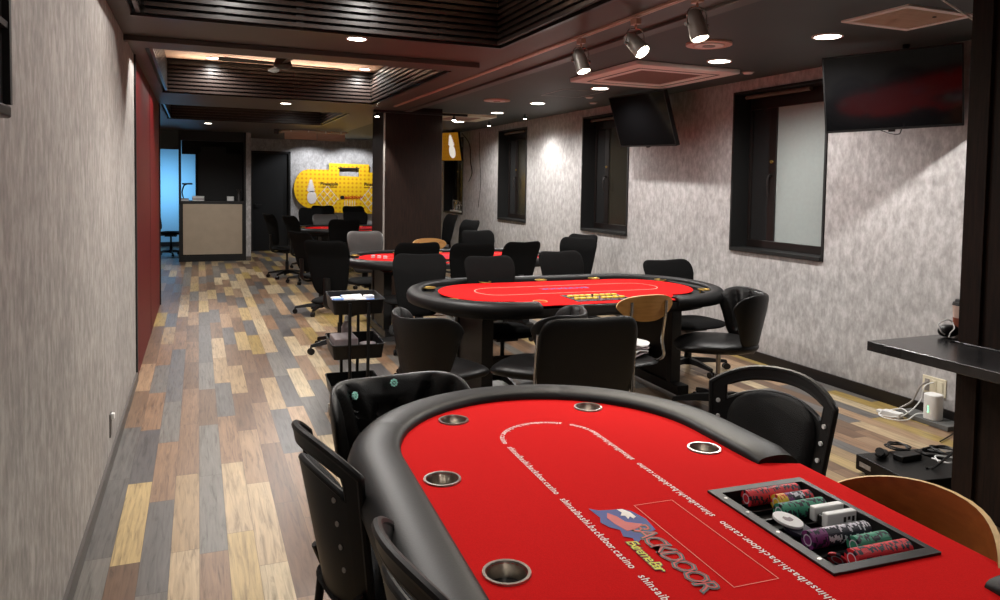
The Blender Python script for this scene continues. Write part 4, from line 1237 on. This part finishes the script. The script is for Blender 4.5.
cable('cable', [(4.40, 3.39, .05), (4.36, 3.42, .04), (4.28, 3.42, .01), (4.20, 3.45, .01), (4.18, 3.53, .01), (4.25, 3.6, .01), (4.34, 3.52, .05), (4.32, 3.45, .045)], .004, 'white', 'loose white cable loop on the floor beside the adapter')

# recorder box on the floor with adapters and cables
t = thing('recorder_box', 'flat black recorder unit on the floor beside the pillar', 'recorder', (3.46, 2.66, 0), D(-8))
bm = BM(); box(bm, -.25, .25, -.19, .19, .02, .10); obj('case', bm, M['leather2'], t, bevel=.004)
bm = BM()
for x in (-.2, .2):
    for y in (-.15, .15): cyl(bm, (x, y, 0), (x, y, .02), .02, n=12)
obj('foot', bm, M['black'], t)
bm = BM(); tube(bm, [( -.2512, .14, .05), (-.2512, .12, .05)], .004); box(bm, -.252, -.25, .08, .16, .045, .07); obj('front_logo_plate', bm, M['lampgrey'], t)
tag(boxobj('power_adapter', M['plastic'], (3.36, 3.50, 2.70, 2.76, .10, .13), bevel=.004), 'black brick power adapter on top of the recorder', 'power adapter')
t = thing('computer_mouse', 'black wedge shaped gadget on the left of the recorder top', 'gadget', (3.33, 2.80, .10), .5)
bm = BM(); pad(bm, superell(.06, .03, 2.4, 30), lambda a, b: Vector((a, b, .018)), .018, .016, 5, 3); obj('body', bm, M['plastic'], t, smooth=True)
bm = BM(); cyl(bm, (-.035, 0, .03), (-.055, 0, .045), .022, n=16); obj('head', bm, M['leather'], t, smooth=True)
random.seed(12)
for q, (mat, lab) in enumerate((('black', 'tangled thin black cable on the recorder, farthest from the camera'), ('plastic', 'thick black cable coil on the recorder beside the pillar'), ('white', 'white cable crossing the recorder by the pillar'), ('black', 'black cable heap at the right of the recorder'))):
    pts = []; cx, cy = ((3.50, 2.84), (3.56, 2.70), (3.52, 2.58), (3.60, 2.66))[q]
    for k in range(11 if q != 2 else 5):
        a = k * 1.9 + q; r_ = .05 + .035 * random.random(); pts.append((cx + r_ * math.cos(a), cy + r_ * math.sin(a), (.106 if q != 0 else .11) + .012 * q + .02 * random.random()))
    cable('cable', pts, .0045 if q != 1 else .006, mat, lab)
cable('cable', [(3.62, 2.36, .55), (3.54, 2.45, .32), (3.44, 2.58, .115), (3.40, 2.60, .108)], .006, 'black', 'straight black cable slanting down beside the pillar to the recorder')
cable('cable', [(4.1, 3.05, .010), (4.3, 3.12, .010), (4.42, 3.18, .010)], .004, 'base_r', 'dark cable on the floor between recorder and wall')

# ------------------------------------------------------------------ televisions
def tv(tl, tr, br, bl, label, name='television', reflected=False, drop=.0):
    tl, tr, br, bl = map(Vector, (tl, tr, br, bl)); c = (tl + tr + br + bl) / 4
    ux = ((tr - tl) + (br - bl)).normalized(); uy = ((tl - bl) + (tr - br)); uy = (uy - ux * uy.dot(ux)).normalized(); uz = ux.cross(uy)
    w = ((tr - tl).length + (br - bl).length) / 2; h = ((tl - bl).length + (tr - br).length) / 2
    m = Matrix.Identity(4)
    for i in range(3): m[i][0] = ux[i]; m[i][1] = uy[i]; m[i][2] = uz[i]
    t = bpy.data.objects.new(name, None); COL.objects.link(t); t.matrix_world = Matrix.Translation(c) @ m; tag(t, label, 'television')
    bm = BM(); box(bm, -w / 2, w / 2, -h / 2, h / 2, -.045, -.006); obj('casing', bm, M['plastic'], t, bevel=.006)
    bm = BM(); band(bm, rrect(-w / 2 + .010, w / 2 - .010, -h / 2 + .014, h / 2 - .010, .002), rrect(-w / 2, w / 2, -h / 2, h / 2, .004), -.008, 0); obj('bezel', bm, M['plastic'], t)
    bm = BM(); box(bm, -w / 2 + .009, w / 2 - .009, -h / 2 + .013, h / 2 - .009, -.010, -.002); obj('screen', bm, M['yellow_refl'] if reflected else M['screen'], t)
    if reflected:  # the sign's pineapple mirrored in the glass, drawn as a faintly glowing shape
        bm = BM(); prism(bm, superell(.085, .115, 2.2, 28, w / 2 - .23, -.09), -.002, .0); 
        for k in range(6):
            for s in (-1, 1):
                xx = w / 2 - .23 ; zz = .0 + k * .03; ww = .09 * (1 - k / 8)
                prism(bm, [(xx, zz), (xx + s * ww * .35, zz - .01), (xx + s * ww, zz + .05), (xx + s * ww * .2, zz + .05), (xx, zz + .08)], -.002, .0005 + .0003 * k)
        obj('pineapple_reflection', bm, M['white_refl'], t)
    # bracket to the ceiling, built in the screen's own frame
    inv = (Matrix.Translation(c) @ m).inverted()
    bk = c - uz * .045
    bm = BM(); tube(bm, [inv @ bk, inv @ (bk + Vector((.10 if uz.x < 0 else .1, 0, .02))), inv @ Vector((bk.x + .12, bk.y, ZC))], .022, 8); box(bm, -.12, .12, -.12, .12, -.06, -.044); obj('ceiling_bracket', bm, M['plastic'], t)
    bm = BM(); box(bm, -.02, .02, -h / 2 - .014, -h / 2, -.03, -.005); obj('sensor', bm, M['black'], t)
    return t
def board_reflection():  # faintly glowing colour painted in place of the sign board's reflection
    m, nt, bs = newmat('yellow_reflection'); L = nt.links.new
    v = coords(nt, (16, 16, 1)); vo = N(nt, 'ShaderNodeTexVoronoi'); vo.inputs['Randomness'].default_value = 0; vo.inputs['Scale'].default_value = 1; L(v, vo.inputs['Vector'])
    r = ramp(nt, [(0, lin((150, 96, 12))), (.3, lin((176, 120, 20)))]); L(vo.outputs['Distance'], r.inputs['Fac']); L(r.outputs['Color'], bs.inputs['Base Color'])
    L(r.outputs['Color'], bs.inputs['Emission Color']); bs.inputs['Emission Strength'].default_value = .12; bs.inputs['Roughness'].default_value = .2
    return m
M['yellow_refl'] = board_reflection(); M['white_refl'] = emit('white_reflection', (.9, .85, .75), .25, (200, 190, 170))
tv((3.857, 3.881, 2.373), (4.321, 3.201, 2.417), (4.45, 3.219, 1.912), (4.0, 3.869, 1.895), 'large black television tilted down from the ceiling, nearest on the right')
tv((3.98, 6.836, 2.426), (3.98, 5.84, 2.397), (4.15, 5.84, 1.888), (4.15, 6.836, 1.92), 'black television tilted down from the ceiling between the second and third windows')
tv((3.90, 13.2, 2.42), (4.22, 12.35, 2.42), (4.30, 12.45, 1.90), (4.0, 13.2, 1.92), 'far television with a painted reflection of the yellow pineapple sign', reflected=True)
cable('cable', [(4.35, 12.55, 2.40), (4.4, 12.3, 2.2), (4.46, 12.4, 1.9), (4.42, 12.2, 1.7), (4.47, 12.5, 1.55)], .008, 'black', 'black cable hanging beside the far pineapple television')
cable('cable', [(4.506, 12.1, 2.40), (4.506, 12.05, 1.9), (4.506, 12.0, 1.5), (4.506, 12.1, 1.1)], .004, 'black', 'thin black cable running down the wall by the far television')
cable('cable', [(4.17, 3.62, 1.90), (4.2, 3.56, 1.875), (4.2, 3.5, 1.87), (4.17, 3.46, 1.90)], .004, 'black', 'short cable loop under the nearest television')
# clutter on the far window sill
t = thing('wire_ornament', 'tangle of white wire lights on the far window sill', 'ornament', (4.56, 13.35, 1.0))
random.seed(5); bm = BM()
for k in range(9):
    a = k * .7; tube(bm, smoothpath([(.04 * math.cos(a), -.3 + k * .06, 0), (.05 * math.cos(a + 1), -.28 + k * .06, .12), (.05 * math.cos(a + 2), -.18 + k * .06, .16 + .03 * math.sin(k)), (.03, -.14 + k * .06, .0)], 6), .010, 6)
obj('wire', bm, M['chrome'], t, smooth=True)
bm = BM(); box(bm, -.05, .05, -.34, .34, -.03, .0); obj('base', bm, M['white'], t, bevel=.01)

# dark cabinet on the left wall at the picture's left edge
t = thing('wall_cabinet', 'dark wall mounted display cabinet at the upper left edge', 'cabinet', (XL, 1.57, 1.665))
bm = BM(); box(bm, 0, .02, -.45, .44, 0, .75); obj('back_panel', bm, M['black'], t)
bm = BM(); box(bm, 0, .03, -.46, .46, -.03, .0); obj('bottom_ledge', bm, M['winframe'], t, bevel=.006)
for z in (.17, .38):
    bm = BM(); box(bm, .02, .032, -.45, .44, z, z + .015); obj('shelf_bar', bm, M['winframe'], t)
bm = BM(); box(bm, 0, .035, .425, .445, 0, .75); obj('side_frame', bm, M['black'], t)

# ------------------------------------------------------------------ ceiling fittings
def ring_obj(name, parent, r0, r1, z0, z1, mat, n=32):
    bm = BM(); band(bm, [(r0 * math.cos(2 * PI * k / n), r0 * math.sin(2 * PI * k / n)) for k in range(n)], [(r1 * math.cos(2 * PI * k / n), r1 * math.sin(2 * PI * k / n)) for k in range(n)], z0, z1)
    return obj(name, bm, mat, parent, smooth=True)
dl = thing('downlight', '', 'ceiling light'); dl_used = False
ring_obj('trim_ring', dl, .078, .092, -.008, 0, M['acpanel'])
bm = BM(); cyl(bm, (0, 0, -.006), (0, 0, -.001), .078, n=32); obj('lens', bm, M['lamp_on'], dl)
def light_spot(loc, power, ang=150, blend=.6, col=(1, .93, .83), r=.06, aim=None, parent=None):
    l = bpy.data.lights.new('light', 'SPOT'); l.energy = power; l.spot_size = D(ang); l.spot_blend = blend; l.color = col; l.shadow_soft_size = r
    o = bpy.data.objects.new('light', l); COL.objects.link(o); o.location = loc
    if aim is not None: o.rotation_euler = (Vector(aim) - Vector(loc)).to_track_quat('-Z', 'Y').to_euler()
    return o
def downlight(x, y, z, label, power, ang=160, col=(1, .965, .925), scale=1):
    global dl_used
    place(dl, dl_used, (x, y, z), 0, label, None, (scale, scale, 1)); dl_used = True
    if power: light_spot((x, y, z - .02), power, ang, .55, col)
downlight(3.64, 3.575, ZC, 'round lit downlight between the air conditioner and the nearest television', 44)
downlight(3.64, 4.615, ZC, 'round lit downlight beside the right corner of the ceiling air conditioner', 44)
downlight(3.64, 6.41, ZC, 'round lit downlight in the row beyond the air conditioner, above the second television', 44)
downlight(3.67, 7.92, ZC, 'round lit downlight beyond the access hatch, above the second window', 44)
downlight(3.69, 9.23, ZC, 'round lit downlight between the second and third windows', 44)
downlight(3.71, 10.86, ZC, 'round lit downlight in front of the far window', 44)
downlight(.92, 4.68, ZS, 'round lit downlight in the dark beam between the first and second coffers', 58, scale=.72)
downlight(.935, 8.9, ZS, 'round lit downlight in the dark beam beyond the second coffer', 50, scale=.72)
downlight(.145, 12.64, ZS, 'round lit downlight above the reception counter', 55, scale=.72)
downlight(.139, 8.2, ZT, 'small downlight in the beige coffer ceiling at the left', 36, scale=.7)
downlight(1.70, 8.2, ZT, 'small downlight in the beige coffer ceiling at the right', 34, scale=.7)
downlight(.20, 6.0, ZT, 'downlight in the near left of the beige coffer ceiling', 46, scale=.7)
downlight(.20, 4.0, ZT, 'downlight in the first coffer at its far left', 22, scale=.7)
downlight(1.0, 4.05, ZT, 'downlight in the first coffer at its far right', 24, scale=.7)
downlight(.6, 2.9, ZT, 'downlight in the first coffer over the nearest table', 13)
downlight(.45, 1.9, ZT, 'downlight in the first coffer above the near end of the nearest table', 12)
downlight(3.64, 1.2, ZC, 'downlight behind the near pillar', 40)
downlight(.3, -.3, ZS, 'downlight behind the camera', 10)
downlight(1.4, 11.0, ZT, 'downlight in the third coffer', 22, scale=.7)

# small bright spots grazing the right wall
ss = thing('wall_spot', '', 'spotlight'); ss_used = False
bm = BM(); cyl(bm, (0, 0, -.03), (0, 0, 0), .012, n=12); obj('stem', bm, M['black'], ss)
bm = BM(); cyl(bm, (0, 0, -.06), (0, 0, -.03), .03, .025, 20); obj('casing', bm, M['black'], ss, smooth=True)
bm = BM(); cyl(bm, (0, 0, -.0625), (0, 0, -.058), .024, n=20); obj('lens', bm, M['spot_on'], ss)
def wall_spot(x, y, z, label, aim, power, ang=70):
    global ss_used
    place(ss, ss_used, (x, y, z), 0, label); ss_used = True
    if power: light_spot((x, y, z - .07), power, ang, .7, (1, .97, .93), .02, aim)
wall_spot(4.12, 10.64, ZC, 'small black spotlight close to the far window on the right wall', (4.5, 10.3, .3), 13, 105)
wall_spot(4.12, 9.29, ZC, 'small black spotlight washing the wall between the second and third windows', (4.5, 9.2, .2), 15, 110)
# black track crossing in front of the pillar, two heads
t = thing('light_track', 'black light track running across in front of the pillar top', 'light track', (2.6, 9.1, ZS))
bm = BM(); box(bm, -.60, .62, -.02, .02, -.03, 0); obj('rail', bm, M['black'], t)
wall_spot(2.03, 9.04, ZS - .03, 'small lit spotlight at the left end of the black track by the pillar', (2.17, 9.3, .9), 30, 50)
wall_spot(3.02, 9.04, ZS - .03, 'small lit spotlight at the right end of the black track by the pillar', (3.1, 8.2, 0), 10, 90)

# track with three grey spot heads
t = thing('light_track', 'pale pink light track running along the ceiling above the tables', 'light track', (2.13, 0, ZS))
bm = BM(); box(bm, -.016, -.004, -1.0, 8.55, -.012, 0); box(bm, .004, .016, -1.0, 8.55, -.012, 0); box(bm, -.004, .004, -1.0, 8.55, -.004, 0, 1)
for y in (1.6, 5.1): box(bm, -.02, .02, y, y + .06, -.014, 0)
obj('rail', bm, [M['track'], M['black']], t)
sh = thing('track_spotlight', '', 'spotlight'); 
bm = BM(); box(bm, -.016, .016, -.03, .03, -.04, -.010); cyl(bm, (0, 0, -.06), (0, 0, -.04), .007, n=10); obj('adapter', bm, M['track'], sh, bevel=.003)
bm = BM(); tube(bm, smoothpath([(-.052, 0, -.15), (-.052, 0, -.09), (-.035, 0, -.065), (0, 0, -.058), (.035, 0, -.065), (.052, 0, -.09), (.052, 0, -.15)], 5), .0035, 8); cyl(bm, (.05, 0, -.14), (.062, 0, -.14), .009, n=12); cyl(bm, (-.062, 0, -.14), (-.05, 0, -.14), .009, n=12); obj('yoke', bm, M['chrome'], sh, smooth=True)
hd = bpy.data.objects.new('lamp_head', None)
def head_mesh():
    bm = BM(); n = 28
    prof = [(.0, .075), (.026, .07), (.034, .055), (.040, .02), (.043, -.055), (.043, -.070), (.037, -.071), (.034, -.060)]
    rows = [[bm.verts.new((r_ * math.cos(2 * PI * k / n), r_ * math.sin(2 * PI * k / n), z)) for k in range(n)] for r_, z in prof[1:]]
    for i in range(len(rows) - 1):
        for k in range(n): bm.faces.new((rows[i][k], rows[i][(k + 1) % n], rows[i + 1][(k + 1) % n], rows[i + 1][k]))
    bm.faces.new(rows[0])
    return bm
casing = obj('casing', head_mesh(), M['lampgrey'], sh, smooth=True)
bm = BM(); cyl(bm, (0, 0, -.066), (0, 0, -.060), .036, n=24); lens = obj('lens', bm, M['spot_on'], casing)
casing.location = (0, 0, -.14)
for k, (y, lab, tilt, rz, aim, pw) in enumerate(((3.99, 'grey track spotlight farthest along the pink track, lit', (-.35, -.15), 0, (2.3, 4.9, .8), 25), (3.39, 'middle grey track spotlight, glaring toward the camera', (-.75, -.35), 0, (1.2, 1.7, .76), 22), (2.87, 'nearest grey track spotlight, above the round vent', (-.28, -.12), 0, (2.0, 2.4, .6), 22))):
    o = place(sh, k > 0, (2.13, y, ZS - .01), rz, lab)
    cs = [c for c in o.children if c.name.startswith('casing')][0]
    cs.rotation_euler = (tilt[0], tilt[1], 0)
    light_spot((2.13, y, ZS - .23), pw, 75, .7, (1, .92, .78), .03, aim)

# ceiling cassette air conditioner
t = thing('air_conditioner', 'square pale ceiling cassette air conditioner in front of the first downlight', 'air conditioner', (3.56, 5.41, ZC - .002))
bm = BM(); band(bm, rrect(-.30, .30, -.33, .33, .01), rrect(-.49, .49, -.55, .55, .02), -.035, 0); obj('panel', bm, M['acpanel'], t, bevel=.006)
bm = BM(); band(bm, rrect(-.37, .37, -.41, .41, .01), rrect(-.385, .385, -.425, .425, .01), -.037, -.034); obj('air_slot', bm, M['black'], t)
bm = BM(); box(bm, -.30, .30, -.33, .33, -.022, -.01)
for k in range(24): box(bm, -.30, .30, -.325 + k * .027, -.325 + k * .027 + .012, -.030, -.022)
obj('intake_grille', bm, M['acgrille'], t)
t = thing('ceiling_vent', 'square pale slatted vent in the ceiling above the nearest television', 'vent', (3.64, 3.01, ZC))
bm = BM(); band(bm, rrect(-.22, .22, -.18, .18, .004), rrect(-.26, .26, -.22, .22, .006), -.010, 0); obj('frame', bm, M['acpanel'], t)
bm = BM(); box(bm, -.22, .22, -.18, .18, -.004, 0)
for k in range(18): box(bm, -.22, .22, -.178 + k * .02, -.178 + k * .02 + .012, -.008, -.004)
obj('slats', bm, M['vent'], t)
bm = BM(); cyl(bm, (.08, -.1, -.012), (.08, -.1, -.008), .01, n=12); obj('knob', bm, M['black'], t)
def round_vent(x, y, lab):
    t = thing('round_vent', lab, 'vent', (x, y, ZC)); ring_obj('outer_ring', t, .10, .15, -.012, 0, M['track']); ring_obj('inner_ring', t, .045, .095, -.018, -.004, M['acpanel'])
    bm = BM(); cyl(bm, (0, 0, -.022), (0, 0, 0), .04, n=24); obj('core', bm, M['lampgrey'], t, smooth=True)
round_vent(3.149, 4.105, 'round pink ceiling vent beside the nearest track spotlight')
round_vent(3.143, 7.877, 'round pink ceiling vent beyond the access hatch')
t = thing('access_hatch', 'square access hatch outline in the dark ceiling', 'hatch', (3.60, 6.93, ZC))
bm = BM(); band(bm, rrect(-.215, .215, -.27, .27, .005), rrect(-.225, .225, -.28, .28, .006), -.003, 0); obj('frame', bm, M['lampgrey'], t)
bm = BM(); box(bm, -.21, .21, -.265, .265, -.002, 0); obj('cover', bm, M['ceil'], t)
for x, y, lab in ((4.198, 4.953, 'small flat smoke detector near the large window'), (4.2, 7.55, 'small flat smoke detector above the second window'), (3.9, 7.1, 'small smoke detector beside the access hatch')):
    t = thing('smoke_detector', lab, 'smoke detector', (x, y, ZC)); bm = BM(); cyl(bm, (0, 0, -.006), (0, 0, 0), .05, n=24); obj('base', bm, M['lampgrey'], t); bm = BM(); cyl(bm, (0, 0, -.016), (0, 0, -.006), .034, .04, 24); obj('sensor', bm, M['acpanel'], t, smooth=True)
t = thing('air_conditioner', 'far ceiling cassette air conditioner near the pineapple television', 'air conditioner', (3.45, 10.05, ZC))
bm = BM(); band(bm, rrect(-.22, .22, -.24, .24, .01), rrect(-.40, .40, -.42, .42, .02), -.03, 0); obj('panel', bm, M['offwhite'], t)
bm = BM(); box(bm, -.22, .22, -.24, .24, -.035, -.005); obj('intake_grille', bm, M['acgrille'], t)
# beige deflector panel hung near the far wall
t = thing('air_deflector', 'beige folded air deflector hanging under the ceiling before the far wall', 'air deflector', (1.95, 13.5, ZS))
bm = BM(); box(bm, -.55, .0, -.012, .012, -.16, -.03); obj('panel', bm, M['acpanel'] if False else M['vent'], t)
bm = BM(); box(bm, .01, .50, -.012, .012, -.17, -.04); obj('panel', bm, M['vent'], t)
bm = BM(); box(bm, -.60, .55, .0, .5, -.022, -.0); obj('top_plate', bm, M['vent'], t)
bm = BM()
for x in (-.45, -.15, .15, .42): box(bm, x, x + .02, -.01, .03, -.035, 0)
obj('hanger', bm, M['white'], t)
bm = BM(); box(bm, -.72, -.64, -.01, .01, -.16, -.02, mtx=Matrix.Rotation(.12, 4, 'Y')); obj('side_flap', bm, M['greyleather'], t)
tag(boxobj('ceiling_speaker', M['black'], (3.15, 3.45, 13.1, 13.3, ZC - .10, ZC), bevel=.01), 'small black speaker box hung by the far wall', 'speaker')

# ceiling fans
def fan(x, y, z, lab, rz=0, L=.56):
    t = thing('ceiling_fan', lab, 'ceiling fan', (x, y, z), rz)
    bm = BM(); cyl(bm, (0, 0, .06), (0, 0, ZT - z), .02, n=12); cyl(bm, (0, 0, ZT - z - .04), (0, 0, ZT - z), .06, n=20); obj('down_rod', bm, M['black'], t, smooth=True)
    bm = BM(); cyl(bm, (0, 0, .0), (0, 0, .075), .085, .06, 28); cyl(bm, (0, 0, -.03), (0, 0, .0), .05, .085, 28); obj('motor', bm, M['black'], t, smooth=True)
    for k in range(4):
        a = k * PI / 2; m = Matrix.Rotation(a, 4, 'Z') @ Matrix.Rotation(.2, 4, 'X')
        bm = BM(); prism(bm, [(.08, -.022), (L * .9, -.045), (L, -.03), (L, .03), (L * .9, .045), (.08, .022)], .012, .02, f=lambda x_, y_, z_: m @ Vector((x_, y_, z_))); obj('blade', bm, M['winframe'], t)
fan(.73, 7.2, 2.57, 'black four blade ceiling fan in the second coffer', .1)
fan(.55, 10.9, 2.57, 'black ceiling fan in the third coffer, seen edge on', .5)

# silhouetted chair in the staff room
c = place(mc, True, (-.50, 15.9, 0), D(-100), 'black office chair in the blue lit room left of the counter')
t = thing('conduit', 'thin white cable slanting across the ceiling at the top right corner', 'cable', (0, 0, 0))
bm = BM(); tube(bm, [(3.20, 2.55, 2.455), (3.36, 2.42, 2.30)], .005, 8); obj('wire', bm, M['white'], t)

# ------------------------------------------------------------------ lights
def area(name, loc, aim, size, power, col):
    l = bpy.data.lights.new(name, 'AREA'); l.shape = 'RECTANGLE'; l.size, l.size_y = size; l.energy = power; l.color = col
    o = bpy.data.objects.new(name, l); COL.objects.link(o); o.location = loc; o.rotation_euler = (Vector(aim) - Vector(loc)).to_track_quat('-Z', 'Y').to_euler(); return o
area('staff_room_light', (-.70, 16.7, 1.5), (-.70, 18.2, 1.2), (1.2, .5), 4.2, (.24, .62, 1.0)).data.spread = D(95)
# two downlights scalloping the far wall over the sign
for x in (2.25, 3.15):
    light_spot((x, 15.85, 2.38), 19, 125, .4, (.93, .96, 1), .03, (x, 16.5, .6))
# added warm fill lights without fixtures, brightening the beige coffer ceilings
for (cx0, cx1, cy0, cy1), pw in zip(CO, (1.0, 1.6, 1.0)):
    area('coffer_fill', ((cx0 + cx1) / 2, cy1 - .09, ZT - .27), ((cx0 + cx1) / 2, cy1 - .34, ZT + .10), (1.9, .03), pw * 1.1, (1, .86, .72)).data.spread = D(110)
w = bpy.data.worlds.new('world'); S.world = w; w.use_nodes = True
w.node_tree.nodes['Background'].inputs[0].default_value = (.5, .55, .6, 1); w.node_tree.nodes['Background'].inputs[1].default_value = .02

S.view_settings.view_transform = 'Standard'; S.view_settings.look = 'None'; S.view_settings.exposure = 1.55; S.view_settings.gamma = 1; S.view_settings.use_curve_mapping = False
